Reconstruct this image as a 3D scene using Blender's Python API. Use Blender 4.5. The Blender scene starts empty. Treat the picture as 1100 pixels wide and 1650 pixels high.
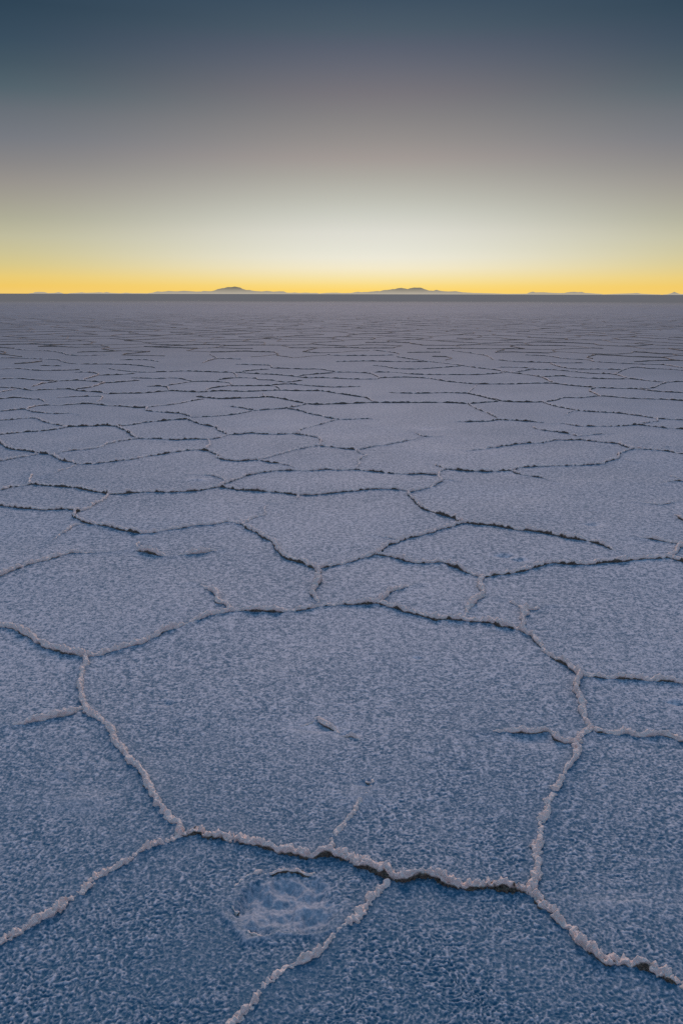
import bpy, math, random
import numpy as np
from mathutils import Vector

# ---------------------------------------------------------------- basics
sc = bpy.context.scene
col = sc.collection
sc.view_settings.view_transform = 'Standard'
sc.view_settings.look = 'None'
sc.view_settings.exposure = 0
sc.view_settings.gamma = 1

EYE = 1.2                       # tripod height above the salt crust
GLOW_AZ = math.radians(2.2)     # where the sun went down, clockwise from +Y
SUN_EL = math.radians(1.0)


def lin(c):
    return tuple((v / 255 / 12.92) if v / 255 <= 0.04045 else ((v / 255 + 0.055) / 1.055) ** 2.4 for v in c)


# ---------------------------------------------------------------- noise (numpy gradient noise)
def _h(ix, iy, iz, seed):
    with np.errstate(over='ignore'):
        n = (ix.astype(np.int64) * 374761393 + iy.astype(np.int64) * 668265263 + iz * 2147483647 + seed * 974634777) & 0xFFFFFFFF
        n = ((n ^ (n >> 13)) * 1274126177) & 0xFFFFFFFF
        n = (n ^ (n >> 16)) & 0xFFFFFFFF
    return n


def perlin2(x, y, seed=0):
    x0 = np.floor(x); y0 = np.floor(y)
    fx = x - x0; fy = y - y0
    ix = x0.astype(np.int64); iy = y0.astype(np.int64)
    u = fx * fx * fx * (fx * (fx * 6 - 15) + 10)
    v = fy * fy * fy * (fy * (fy * 6 - 15) + 10)

    def g(dx, dy):
        a = _h(ix + dx, iy + dy, 0, seed) * (2 * np.pi / 4294967296.0)
        return np.cos(a) * (fx - dx) + np.sin(a) * (fy - dy)
    a = g(0, 0); b = g(1, 0); c = g(0, 1); d = g(1, 1)
    return 1.5 * ((a + (b - a) * u) * (1 - v) + (c + (d - c) * u) * v)


def vnoise3(p, seed=0):
    """value noise on an (n,3) array, -1..1"""
    f = np.floor(p); t = p - f
    i = f.astype(np.int64)
    t = t * t * (3 - 2 * t)
    r = 0
    for dx in (0, 1):
        for dy in (0, 1):
            for dz in (0, 1):
                w = (t[:, 0] if dx else 1 - t[:, 0]) * (t[:, 1] if dy else 1 - t[:, 1]) * (t[:, 2] if dz else 1 - t[:, 2])
                r = r + w * (_h(i[:, 0] + dx, i[:, 1] + dy, i[:, 2] + dz, seed) / 2147483648.0 - 1)
    return r


def worley3(p, seed=0):
    """distance to the nearest of one random point per cell"""
    f = np.floor(p).astype(np.int64); t = p - f
    best = np.full(len(p), 9.0)
    for dx in (-1, 0, 1):
        for dy in (-1, 0, 1):
            for dz in (-1, 0, 1):
                a = _h(f[:, 0] + dx, f[:, 1] + dy, f[:, 2] + dz, seed)
                d = (dx + (a & 1023) / 1023.0 - t[:, 0]) ** 2 + (dy + ((a >> 10) & 1023) / 1023.0 - t[:, 1]) ** 2 + (dz + ((a >> 20) & 1023) / 1023.0 - t[:, 2]) ** 2
                np.minimum(best, d, out=best)
    return np.sqrt(best)


def smooth(a, b, x):
    t = np.clip((x - a) / (b - a), 0, 1)
    return t * t * (3 - 2 * t)


# ---------------------------------------------------------------- mesh helper
def grid_mesh(name, verts, faces_quads, attrs=None, mat=None):
    me = bpy.data.meshes.new(name)
    n = len(verts); m = len(faces_quads)
    me.vertices.add(n)
    me.vertices.foreach_set('co', np.ascontiguousarray(verts, dtype=np.float32).ravel())
    me.loops.add(m * 4)
    me.loops.foreach_set('vertex_index', np.ascontiguousarray(faces_quads, dtype=np.int32).ravel())
    me.polygons.add(m)
    me.polygons.foreach_set('loop_start', np.arange(0, m * 4, 4, dtype=np.int32))
    me.polygons.foreach_set('loop_total', np.full(m, 4, dtype=np.int32))
    me.polygons.foreach_set('use_smooth', np.ones(m, dtype=bool))
    for k, v in (attrs or {}).items():
        a = me.attributes.new(k, 'FLOAT', 'POINT')
        a.data.foreach_set('value', np.ascontiguousarray(v, dtype=np.float32))
    me.update(calc_edges=True)
    o = bpy.data.objects.new(name, me)
    col.objects.link(o)
    if mat:
        me.materials.append(mat)
    return o


# ---------------------------------------------------------------- materials
class N:
    def __init__(self, tree):
        self.t = tree

    def new(self, kind, **kw):
        n = self.t.nodes.new(kind)
        for k, v in kw.items():
            if k.startswith('_'):
                n.inputs[int(k[1:])].default_value = v
            else:
                setattr(n, k, v)
        return n

    def link(self, a, b):
        self.t.links.new(a, b)

    def math(self, op, a, b=None, clamp=False):
        n = self.t.nodes.new('ShaderNodeMath'); n.operation = op; n.use_clamp = clamp
        for i, v in enumerate((a, b)):
            if v is None:
                continue
            if isinstance(v, (int, float)):
                n.inputs[i].default_value = v
            else:
                self.link(v, n.inputs[i])
        return n.outputs[0]

    def mix(self, f, a, b, blend='MIX'):
        n = self.t.nodes.new('ShaderNodeMix'); n.data_type = 'RGBA'; n.blend_type = blend
        for s, v in ((n.inputs[0], f), (n.inputs[6], a), (n.inputs[7], b)):
            if isinstance(v, (int, float)):
                s.default_value = v
            elif isinstance(v, tuple):
                s.default_value = (v + (1,))[:4]
            else:
                self.link(v, s)
        return n.outputs[2]

    def rng(self, v, a, b, c=0.0, d=1.0, kind='SMOOTHSTEP'):
        n = self.t.nodes.new('ShaderNodeMapRange'); n.interpolation_type = kind
        self.link(v, n.inputs[0])
        for i, x in enumerate((a, b, c, d)):
            n.inputs[i + 1].default_value = x
        return n.outputs[0]

    def noise(self, vec, scale, detail=3, rough=0.55, dist=0.0):
        n = self.t.nodes.new('ShaderNodeTexNoise')
        n.inputs['Scale'].default_value = scale
        n.inputs['Detail'].default_value = detail
        n.inputs['Roughness'].default_value = rough
        n.inputs['Distortion'].default_value = dist
        self.link(vec, n.inputs['Vector'])
        return n.outputs['Fac']


def material(name):
    m = bpy.data.materials.new(name); m.use_nodes = True
    t = m.node_tree
    return m, N(t), t.nodes['Principled BSDF']


def salt_ground_material():
    m, n, b = material('salt_crust')
    P = n.new('ShaderNodeTexCoord').outputs['Object']
    height = n.new('ShaderNodeAttribute', attribute_name='grain').outputs['Fac']
    damp_shade = n.new('ShaderNodeAttribute', attribute_name='damp_shade').outputs['Fac']
    rough = n.math('SUBTRACT', 1.0, n.math('MULTIPLY', n.new('ShaderNodeAttribute', attribute_name='polish').outputs['Fac'], 0.45))
    big = n.noise(P, 0.9, 4, 0.6)
    fine = n.noise(P, 190, 3, 0.65)
    mid = n.noise(P, 120, 4, 0.62, 0.3)
    sep = n.new('ShaderNodeSeparateXYZ'); n.link(P, sep.inputs[0])
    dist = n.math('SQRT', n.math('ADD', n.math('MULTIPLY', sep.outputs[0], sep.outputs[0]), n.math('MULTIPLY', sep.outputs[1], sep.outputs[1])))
    # base colour runs from pale crests to dark blue-grey hollows
    g = n.math('ADD', n.math('MULTIPLY', height, 0.85), n.math('MULTIPLY', n.math('MULTIPLY', n.math('SUBTRACT', fine, 0.5), 1.6), rough))
    g = n.math('ADD', g, n.math('MULTIPLY', n.math('MULTIPLY', n.math('SUBTRACT', mid, 0.5), 1.6), rough))
    g = n.math('ADD', g, n.math('MULTIPLY', n.math('SUBTRACT', big, 0.5), 0.5))
    coarse = n.noise(P, 52, 5, 0.74, 0.2)
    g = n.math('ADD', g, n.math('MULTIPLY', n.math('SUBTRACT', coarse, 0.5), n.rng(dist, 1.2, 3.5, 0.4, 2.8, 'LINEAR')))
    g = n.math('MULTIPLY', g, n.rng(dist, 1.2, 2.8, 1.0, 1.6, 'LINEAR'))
    g = n.math('ADD', g, n.rng(dist, 1.05, 2.5, -0.34, 0.06, 'LINEAR'))   # lens falloff painted in as darker near crust; seen flat, crests hide hollows
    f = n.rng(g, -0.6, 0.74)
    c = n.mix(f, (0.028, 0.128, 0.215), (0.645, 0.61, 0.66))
    c = n.mix(n.math('MULTIPLY', damp_shade, 0.75), c, (0.75, 0.9, 1.0), 'MULTIPLY')  # blue darkening beside ridges paints in contact shade; the rest is damp patches
    # far out, shaded sides of packed dirty ridges painted into the crust: greyer, browner
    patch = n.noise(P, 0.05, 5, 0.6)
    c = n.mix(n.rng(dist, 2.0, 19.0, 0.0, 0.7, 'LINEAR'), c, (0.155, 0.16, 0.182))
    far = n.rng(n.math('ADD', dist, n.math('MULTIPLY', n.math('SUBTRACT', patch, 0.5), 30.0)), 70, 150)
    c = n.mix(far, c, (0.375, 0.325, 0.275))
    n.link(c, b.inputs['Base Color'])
    n.link(n.rng(dist, 2.0, 14.0, 0.7, 0.8, 'LINEAR'), b.inputs['Roughness'])
    n.link(n.math('MULTIPLY', n.rng(far, 0, 1, 1, 0.0, 'LINEAR'), 0.5), b.inputs['Specular IOR Level'])
    hb = n.math('ADD', n.math('MULTIPLY', mid, 0.7), n.math('MULTIPLY', fine, 0.4))
    bp = n.new('ShaderNodeBump'); bp.inputs['Strength'].default_value = 0.6; bp.inputs['Distance'].default_value = 0.006
    n.link(n.math('MULTIPLY', hb, rough), bp.inputs['Height']); n.link(bp.outputs[0], b.inputs['Normal'])
    return m


def ridge_material():
    m, n, b = material('ridge_salt')
    P = n.new('ShaderNodeTexCoord').outputs['Object']
    st = n.new('ShaderNodeAttribute', attribute_name='stain_shade').outputs['Fac']
    top = n.new('ShaderNodeAttribute', attribute_name='crest').outputs['Fac']
    a = n.noise(P, 90, 5, 0.65)
    d = n.noise(P, 260, 3, 0.6)
    white = n.mix(n.rng(n.math('ADD', top, n.math('MULTIPLY', n.math('SUBTRACT', a, 0.5), 1.4)), 0.05, 0.7), (0.55, 0.4, 0.325), (1.0, 0.77, 0.685))  # flanks darker than crests: relief shading painted into the salt colour
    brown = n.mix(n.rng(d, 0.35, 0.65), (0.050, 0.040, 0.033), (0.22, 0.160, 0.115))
    dirt = n.rng(n.noise(P, 55, 4, 0.7), 0.50, 0.72, 0.0, 0.4)
    white = n.mix(dirt, white, (0.56, 0.37, 0.29))
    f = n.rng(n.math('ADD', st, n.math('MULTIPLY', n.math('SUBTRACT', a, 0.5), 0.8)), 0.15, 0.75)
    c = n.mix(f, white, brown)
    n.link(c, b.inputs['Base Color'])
    b.inputs['Roughness'].default_value = 0.75
    b.inputs['Specular IOR Level'].default_value = 0.3
    bp = n.new('ShaderNodeBump'); bp.inputs['Strength'].default_value = 0.85; bp.inputs['Distance'].default_value = 0.005
    n.link(n.math('ADD', a, n.math('MULTIPLY', d, 0.6)), bp.inputs['Height']); n.link(bp.outputs[0], b.inputs['Normal'])
    return m


def hill_material():
    m, n, b = material('hazy_hill')
    out = m.node_tree.nodes['Material Output']
    P = n.new('ShaderNodeTexCoord').outputs['Object']
    sep = n.new('ShaderNodeSeparateXYZ'); n.link(P, sep.inputs[0])
    nz = n.noise(P, 0.006, 5, 0.6)
    c = n.mix(nz, (0.09, 0.085, 0.04), (0.15, 0.13, 0.07))
    n.link(c, b.inputs['Base Color']); b.inputs['Roughness'].default_value = 1.0; b.inputs['Specular IOR Level'].default_value = 0
    # low-lying haze painted into the slopes as emission, thickest at the foot
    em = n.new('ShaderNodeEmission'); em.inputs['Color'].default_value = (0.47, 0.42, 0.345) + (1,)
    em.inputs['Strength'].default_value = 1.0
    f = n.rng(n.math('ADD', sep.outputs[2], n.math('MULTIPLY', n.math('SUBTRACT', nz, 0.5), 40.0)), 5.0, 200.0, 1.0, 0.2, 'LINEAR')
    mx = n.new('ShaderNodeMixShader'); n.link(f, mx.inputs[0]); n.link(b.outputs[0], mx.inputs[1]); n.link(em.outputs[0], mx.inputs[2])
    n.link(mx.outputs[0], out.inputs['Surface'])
    return m


M_GROUND = salt_ground_material()
M_RIDGE = ridge_material()
M_HILL = hill_material()

# ---------------------------------------------------------------- ridges, in metres on the crust
FAR_LABEL = 'thin dark salt ridge among the tightly packed far rows below the horizon'
POLY = 'ridges of the polygon net'
# (name, width, height, stain, taper at start, taper at end, group or '', label, [x, y, x, y, ...])
RIDGES = [
('salt_ridge', 1.00, 0.85, 0.12, 0.00, 0.00, 'ridges of the polygon net', 'pale salt ridge running off the left edge below the big central polygon, bottom left corner', [-0.699, 1.200, -0.672, 1.230, -0.650, 1.248, -0.628, 1.268, -0.609, 1.296, -0.583, 1.327, -0.562, 1.358, -0.539, 1.384, -0.519, 1.426, -0.489, 1.458, -0.456, 1.487, -0.429, 1.518, -0.385, 1.543, -0.364, 1.556]),
('salt_ridge', 1.09, 0.95, 0.28, 0.00, 0.00, 'ridges of the polygon net', 'knobbly salt ridge forming the left side of the big central polygon', [-0.364, 1.556, -0.377, 1.593, -0.409, 1.634, -0.444, 1.699, -0.474, 1.744, -0.505, 1.789, -0.531, 1.831, -0.579, 1.910, -0.618, 1.959, -0.654, 2.014, -0.693, 2.072, -0.740, 2.125, -0.766, 2.150, -0.804, 2.223, -0.830, 2.292, -0.853, 2.391, -0.876, 2.502]),
('salt_ridge', 1.10, 1.25, 0.85, 0.00, 0.00, 'ridges of the polygon net', 'brown stained salt ridge under the big central polygon, just above the sunken hollow', [-0.364, 1.556, -0.327, 1.569, -0.275, 1.556, -0.217, 1.550, -0.166, 1.529, -0.123, 1.511, -0.088, 1.503, -0.026, 1.499, 0.015, 1.487, 0.055, 1.465, 0.110, 1.429]),
('salt_ridge', 1.10, 1.30, 1.00, 0.00, 0.00, 'ridges of the polygon net', 'dark dirt stained salt ridge at the lower right edge of the big central polygon', [0.110, 1.429, 0.139, 1.418, 0.187, 1.431, 0.224, 1.413, 0.275, 1.402, 0.338, 1.395, 0.392, 1.392]),
('salt_ridge', 0.78, 0.81, 0.05, 0.04, 0.00, 'ridges of the polygon net', 'low pale salt ridge curving past the sunken hollow to the bottom edge', [0.107, 1.425, 0.095, 1.400, 0.076, 1.377, 0.052, 1.347, 0.033, 1.320, 0.005, 1.295, -0.010, 1.269, -0.028, 1.235, -0.051, 1.213, -0.079, 1.196, -0.101, 1.186, -0.122, 1.165, -0.137, 1.152, -0.151, 1.126, -0.165, 1.103, -0.181, 1.081, -0.196, 1.058]),
('salt_ridge', 1.05, 1.20, 0.70, 0.00, 0.00, 'ridges of the polygon net', 'jagged brown flecked salt ridge running out of the bottom right corner', [0.392, 1.392, 0.412, 1.352, 0.423, 1.321, 0.441, 1.286, 0.454, 1.255, 0.471, 1.233, 0.495, 1.216, 0.521, 1.208, 0.552, 1.197, 0.580, 1.181, 0.600, 1.160, 0.625, 1.154, 0.659, 1.130]),
('salt_ridge', 1.04, 0.85, 0.06, 0.00, 0.00, 'ridges of the polygon net', 'bead like white salt ridge up the right side of the big central polygon', [0.397, 1.392, 0.414, 1.432, 0.431, 1.480, 0.438, 1.520, 0.459, 1.584, 0.487, 1.641, 0.511, 1.702, 0.541, 1.753, 0.574, 1.801, 0.603, 1.849, 0.637, 1.908, 0.654, 1.963, 0.680, 1.999, 0.714, 2.032]),
('salt_ridge', 1.18, 1.09, 0.06, 0.00, 0.00, 'ridges of the polygon net', 'short knotted white salt ridge linking two forks at the right of the big central polygon', [0.713, 2.039, 0.713, 2.070, 0.716, 2.123, 0.727, 2.179, 0.736, 2.237, 0.751, 2.298, 0.775, 2.362]),
('salt_ridge', 0.80, 1.00, 0.50, 0.35, 0.00, 'ridges of the polygon net', 'tapering salt ridge pointing left into the big central polygon with a lifted edge', [0.390, 2.024, 0.442, 2.018, 0.494, 2.015, 0.546, 2.008, 0.582, 2.012, 0.595, 1.976, 0.621, 1.963, 0.646, 1.960]),
('salt_ridge', 1.00, 1.05, 0.50, 0.00, 0.00, 'ridges of the polygon net', 'lower of two salt ridges leaving the right edge beside the big central polygon', [0.720, 2.032, 0.742, 2.019, 0.775, 2.012, 0.806, 2.026, 0.827, 2.009, 0.867, 2.000, 0.904, 2.003, 0.933, 1.990, 0.956, 1.980, 1.034, 1.962]),
('salt_ridge', 1.12, 1.21, 0.50, 0.00, 0.00, 'ridges of the polygon net', 'upper of two salt ridges leaving the right edge beside the big central polygon', [0.775, 2.362, 0.825, 2.345, 0.872, 2.336, 0.935, 2.345, 0.991, 2.333, 1.049, 2.329, 1.092, 2.312, 1.184, 2.296]),
('salt_ridge', 1.18, 1.21, 0.50, 0.00, 0.00, 'ridges of the polygon net', 'slanting salt ridge at the upper right shoulder of the big central polygon', [0.775, 2.362, 0.754, 2.415, 0.735, 2.461, 0.711, 2.534, 0.701, 2.599, 0.688, 2.668, 0.656, 2.729]),
('salt_ridge', 1.12, 1.26, 0.70, 0.00, 0.00, 'ridges of the polygon net', 'dark stained salt ridge along the top right of the big central polygon', [0.656, 2.729, 0.605, 2.763, 0.565, 2.798, 0.519, 2.803, 0.450, 2.821, 0.381, 2.832, 0.313, 2.863, 0.255, 2.893, 0.210, 2.944, 0.140, 2.990]),
('salt_ridge', 1.12, 1.21, 0.60, 0.00, 0.00, 'ridges of the polygon net', 'nearly level salt ridge along the middle top of the big central polygon', [0.140, 2.990, 0.075, 2.983, 0.013, 2.982, -0.049, 2.969, -0.110, 2.949, -0.170, 2.923, -0.242, 2.903, -0.315, 2.903, -0.387, 2.896, -0.435, 2.896]),
('salt_ridge', 1.12, 1.03, 0.25, 0.00, 0.00, 'ridges of the polygon net', 'slanting pale salt ridge at the upper left shoulder of the big central polygon', [-0.435, 2.896, -0.490, 2.859, -0.544, 2.822, -0.602, 2.757, -0.652, 2.689, -0.701, 2.635, -0.755, 2.588, -0.808, 2.542, -0.877, 2.507]),
('salt_ridge', 1.23, 1.26, 0.45, 0.00, 0.00, 'ridges of the polygon net', 'salt ridge climbing to the left edge from the left corner of the big central polygon', [-0.879, 2.512, -0.922, 2.526, -0.975, 2.556, -1.027, 2.581, -1.085, 2.633, -1.144, 2.687, -1.206, 2.731, -1.271, 2.748, -1.381, 2.788]),
('salt_ridge', 1.09, 1.10, 0.10, 0.00, 0.30, 'ridges of the polygon net', 'pale tapering salt ridge spur left of the big central polygon', [-0.765, 2.147, -0.798, 2.117, -0.836, 2.092, -0.880, 2.064, -0.918, 2.047, -0.969, 2.040]),
('salt_ridge', 1.21, 1.22, 0.30, 0.00, 0.50, 'ridges of the polygon net', 'short crooked salt ridge spur rising above the top left of the big central polygon', [-0.436, 2.902, -0.457, 2.967, -0.496, 3.006, -0.526, 3.089, -0.578, 3.168, -0.633, 3.228]),
('salt_ridge', 1.41, 1.51, 0.20, 0.00, 0.30, 'ridges of the polygon net', 'short pale wavy salt ridge just above the top middle of the big central polygon', [-0.118, 3.433, -0.104, 3.341, -0.099, 3.262, -0.110, 3.185, -0.116, 3.112, -0.095, 3.008, -0.089, 2.975]),
('salt_ridge', 1.24, 1.29, 0.18, 0.00, 0.60, 'ridges of the polygon net', 'faint pale salt ridge spur curving right above the top of the big central polygon', [0.140, 2.990, 0.172, 3.023, 0.202, 3.100, 0.249, 3.150, 0.325, 3.210]),
('salt_ridge', 1.43, 1.29, 0.05, 0.00, 0.40, 'ridges of the polygon net', 'short pale lumpy salt ridge hanging down from a fork above the big polygon', [0.618, 3.305, 0.590, 3.189, 0.580, 3.095, 0.543, 3.025, 0.505, 2.945, 0.469, 2.821]),
('salt_ridge', 1.20, 1.21, 0.05, 0.00, 0.50, 'ridges of the polygon net', 'bent pale salt ridge spur at the top right corner of the big central polygon', [0.656, 2.729, 0.682, 2.775, 0.701, 2.852, 0.721, 2.921, 0.759, 2.927, 0.797, 2.960, 0.839, 2.980]),
('salt_ridge', 0.97, 0.97, 0.30, 0.00, 0.80, 'ridges of the polygon net', 'hairline salt ridge twig joining the bent spur above the big polygon', [0.721, 2.921, 0.699, 2.966, 0.676, 3.026, 0.639, 3.067]),
('salt_ridge', 0.68, 0.67, 0.03, 0.00, 0.35, 'ridges of the polygon net', 'thin white salt ridge thread inside the lower half of the big central polygon', [-0.022, 1.511, -0.013, 1.544, -0.011, 1.561, 0.006, 1.605, 0.019, 1.640, 0.039, 1.676, 0.047, 1.700, 0.063, 1.731, 0.075, 1.765, 0.081, 1.783]),
('crust_flake', 0.70, 0.60, 0.60, 0.50, 0.50, 'broken crust pieces', 'small broken crust flake at the tip of the thin white thread', [0.046, 1.780, 0.059, 1.789, 0.069, 1.773, 0.083, 1.773, 0.078, 1.794, 0.088, 1.805]),
('crust_flake', 0.95, 0.50, 0.30, 0.50, 0.30, 'broken crust pieces', 'dark rimmed crust flake lifted in the middle of the big central polygon', [-0.115, 2.050, -0.085, 2.074, -0.071, 2.088, -0.060, 2.070, -0.040, 2.057, -0.018, 2.033, -0.004, 2.013]),
('crust_flake', 0.80, 0.80, 0.30, 0.50, 0.50, 'broken crust pieces', 'small pale crust flake right of the dark rimmed one in the big polygon', [0.003, 1.997, 0.031, 1.993, 0.043, 1.984, 0.057, 1.971]),
('salt_ridge', 1.17, 1.20, 0.30, 0.00, 0.40, 'ridges of the polygon net', 'long pale salt ridge curving in from the left edge and fading out, level with stub', [-1.554, 3.178, -1.497, 3.293, -1.468, 3.358, -1.435, 3.417, -1.382, 3.504, -1.335, 3.577, -1.280, 3.633, -1.194, 3.643, -1.107, 3.653, -1.040, 3.683]),
('salt_ridge', 1.23, 1.50, 0.27, 0.20, 0.40, 'ridges of the polygon net', 'left of two short broken salt ridges lying in an open plate', [-1.001, 3.673, -0.972, 3.654, -0.923, 3.635, -0.872, 3.607, -0.817, 3.571]),
('salt_ridge', 1.36, 1.50, 0.17, 0.40, 0.50, 'ridges of the polygon net', 'white right hand one of two short broken salt ridges in an open plate', [-0.787, 3.580, -0.739, 3.608, -0.683, 3.627, -0.629, 3.656, -0.579, 3.686]),
('salt_ridge', 0.81, 0.81, 0.20, 0.30, 0.70, 'ridges of the polygon net', 'hairline pale salt ridge rising from the left short broken ridge', [-1.004, 3.683, -1.008, 3.762, -1.002, 3.866]),
('crust_lip', 0.45, 0.35, 0.25, 0.50, 0.40, 'broken crust pieces', 'thin crust lip at the upper left rim of the sunken hollow', [-0.227, 1.383, -0.220, 1.403, -0.206, 1.419, -0.191, 1.436, -0.175, 1.451, -0.163, 1.465, -0.147, 1.467]),
('crust_lip', 0.50, 0.50, 1.50, 0.50, 0.40, 'broken crust pieces', 'dark overhanging crust lip at the top of the sunken hollow', [-0.172, 1.443, -0.148, 1.447, -0.126, 1.451, -0.108, 1.449, -0.092, 1.453, -0.073, 1.446, -0.055, 1.451]),
('crust_lip', 0.45, 0.30, 0.00, 0.50, 0.50, 'broken crust pieces', 'tiny white crust lip at the left of the sunken hollow', [-0.228, 1.357, -0.217, 1.343, -0.207, 1.333]),
('crust_lip', 0.45, 0.30, 0.00, 0.50, 0.60, 'broken crust pieces', 'white crust lip along the lower left rim of the sunken hollow', [-0.221, 1.313, -0.204, 1.299, -0.187, 1.286, -0.165, 1.274, -0.142, 1.268, -0.118, 1.266]),
('salt_ridge', 1.21, 1.44, 0.93, 0.00, 0.00, 'ridges of the polygon net', 'thick dark salt ridge with a hooked left end, below the left plates', [-1.485, 4.363, -1.496, 4.311, -1.461, 4.234, -1.393, 4.148, -1.285, 4.101, -1.183, 4.031, -1.099, 3.986, -1.035, 3.964]),
('salt_ridge', 1.05, 1.12, 0.35, 0.00, 0.00, 'ridges of the polygon net', 'thin pale salt ridge arching between the hooked dark ridge and a steep dark one', [-1.035, 3.964, -0.957, 3.987, -0.874, 4.045, -0.777, 4.092, -0.671, 4.117, -0.616, 4.153, -0.541, 4.118]),
('salt_ridge', 1.21, 1.44, 0.87, 0.00, 0.00, 'ridges of the polygon net', "dark steep salt ridge slanting down to the fork above the big polygon's top", [-0.543, 4.130, -0.453, 3.979, -0.384, 3.860, -0.328, 3.757, -0.291, 3.630, -0.244, 3.547, -0.178, 3.493, -0.118, 3.416]),
('salt_ridge', 1.10, 1.19, 0.48, 0.00, 0.00, 'ridges of the polygon net', "pale salt ridge rising right from the fork above the big polygon's top", [-0.112, 3.407, -0.051, 3.450, 0.021, 3.486, 0.097, 3.567, 0.166, 3.614]),
('salt_ridge', 1.10, 1.25, 0.60, 0.00, 0.00, 'ridges of the polygon net', 'long salt ridge climbing right to the three way fork right of centre', [0.166, 3.614, 0.246, 3.760, 0.308, 3.843, 0.406, 3.919, 0.485, 3.997, 0.566, 4.078, 0.653, 4.150]),
('salt_ridge', 1.10, 1.31, 0.71, 0.00, 0.00, 'ridges of the polygon net', 'salt ridge bounding the pitted plate from below on its left side', [0.166, 3.614, 0.235, 3.568, 0.296, 3.532, 0.345, 3.496, 0.417, 3.497, 0.467, 3.506, 0.506, 3.454, 0.558, 3.378, 0.618, 3.305]),
('salt_ridge', 1.16, 1.31, 0.71, 0.00, 0.00, 'ridges of the polygon net', 'long level salt ridge below the pitted plate heading to the right edge', [0.619, 3.313, 0.696, 3.346, 0.771, 3.371, 0.828, 3.404, 0.914, 3.456, 0.985, 3.491, 1.050, 3.466, 1.158, 3.475, 1.270, 3.502, 1.387, 3.538, 1.490, 3.557, 1.541, 3.576]),
('salt_ridge', 1.16, 1.19, 0.45, 0.00, 0.00, 'ridges of the polygon net', "short salt ridge turning up at the right edge from the pitted plate's corner", [1.541, 3.576, 1.616, 3.661, 1.676, 3.739, 1.818, 3.842]),
('salt_ridge', 1.10, 1.25, 0.76, 0.00, 0.00, 'ridges of the polygon net', "short dark salt ridge dropping to the right edge from the pitted plate's corner", [1.532, 3.576, 1.564, 3.539, 1.583, 3.486, 1.658, 3.409]),
('salt_ridge', 1.10, 1.38, 0.93, 0.00, 0.25, 'ridges of the polygon net', 'long dark salt ridge along the top of the pitted plate', [0.653, 4.150, 0.747, 4.126, 0.826, 4.103, 0.911, 4.045, 0.998, 4.011, 1.072, 3.967, 1.145, 3.891, 1.215, 3.859, 1.296, 3.787, 1.323, 3.697, 1.356, 3.602]),
('salt_ridge', 1.04, 1.19, 0.60, 0.35, 0.00, 'ridges of the polygon net', 'short pale topped salt ridge entering from the right edge above the pitted plate', [1.495, 3.904, 1.572, 3.862, 1.625, 3.820, 1.682, 3.769, 1.765, 3.720]),
('salt_ridge', 1.10, 1.38, 0.93, 0.00, 0.00, 'ridges of the polygon net', 'dark slanting salt ridge between the three way fork and the plate above it', [0.655, 4.162, 0.600, 4.261, 0.524, 4.351, 0.479, 4.432, 0.454, 4.543, 0.426, 4.691, 0.416, 4.800]),
('salt_ridge', 1.04, 1.12, 0.48, 0.00, 0.00, 'ridges of the polygon net', 'S shaped pale salt ridge joining two forks right of centre', [0.420, 4.800, 0.429, 4.864, 0.531, 4.947, 0.600, 5.033, 0.659, 5.158, 0.660, 5.307, 0.680, 5.405, 0.726, 5.527]),
('salt_ridge', 1.04, 1.25, 0.71, 0.00, 0.00, 'ridges of the polygon net', 'right half of the salt ridge under the long narrow central plate', [0.426, 4.880, 0.359, 4.929, 0.217, 4.928, 0.070, 4.877, -0.070, 4.828, -0.181, 4.795, -0.265, 4.778]),
('salt_ridge', 1.04, 1.38, 0.98, 0.00, 0.00, 'ridges of the polygon net', 'darker left half of the salt ridge under the long narrow central plate', [-0.265, 4.778, -0.353, 4.825, -0.497, 4.873, -0.647, 4.921, -0.779, 4.988]),
('salt_ridge', 1.10, 1.38, 0.93, 0.00, 0.00, 'ridges of the polygon net', 'dark salt ridge from the lumpy stub to the fork above the hooked ridge', [-2.027, 5.064, -1.887, 5.013, -1.705, 4.946, -1.581, 4.864, -1.438, 4.785]),
('salt_ridge', 1.10, 1.31, 0.87, 0.00, 0.00, 'ridges of the polygon net', 'brown flecked salt ridge under the wide left hand plate', [-1.438, 4.785, -1.334, 4.802, -1.234, 4.851, -1.091, 4.836, -0.966, 4.853, -0.877, 4.903, -0.803, 4.987, -0.748, 5.110]),
('salt_ridge', 1.04, 1.19, 0.65, 0.00, 0.00, 'ridges of the polygon net', 'left half of the salt ridge above the long narrow central plate', [-0.754, 5.092, -0.709, 5.183, -0.620, 5.354, -0.505, 5.455, -0.398, 5.476, -0.240, 5.457, -0.110, 5.499, 0.017, 5.500, 0.109, 5.522]),
('salt_ridge', 1.04, 1.25, 0.76, 0.00, 0.00, 'ridges of the polygon net', 'right half of the salt ridge above the long narrow central plate', [0.109, 5.522, 0.239, 5.461, 0.361, 5.402, 0.483, 5.364, 0.577, 5.365, 0.663, 5.327]),
('salt_ridge', 1.04, 1.31, 0.82, 0.00, 0.00, 'ridges of the polygon net', 'level dark salt ridge under the arched plate at right, left part', [0.726, 5.527, 0.847, 5.487, 0.953, 5.468, 1.049, 5.469, 1.189, 5.490]),
('salt_ridge', 1.04, 1.19, 0.65, 0.00, 0.00, 'ridges of the polygon net', 'salt ridge under the arched plate at right, stepping up to its right tip', [1.189, 5.490, 1.264, 5.574, 1.367, 5.617, 1.489, 5.639, 1.631, 5.684, 1.875, 5.730, 1.994, 5.844, 2.103, 5.962, 2.175, 6.134, 2.273, 6.263, 2.361, 6.343]),
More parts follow.
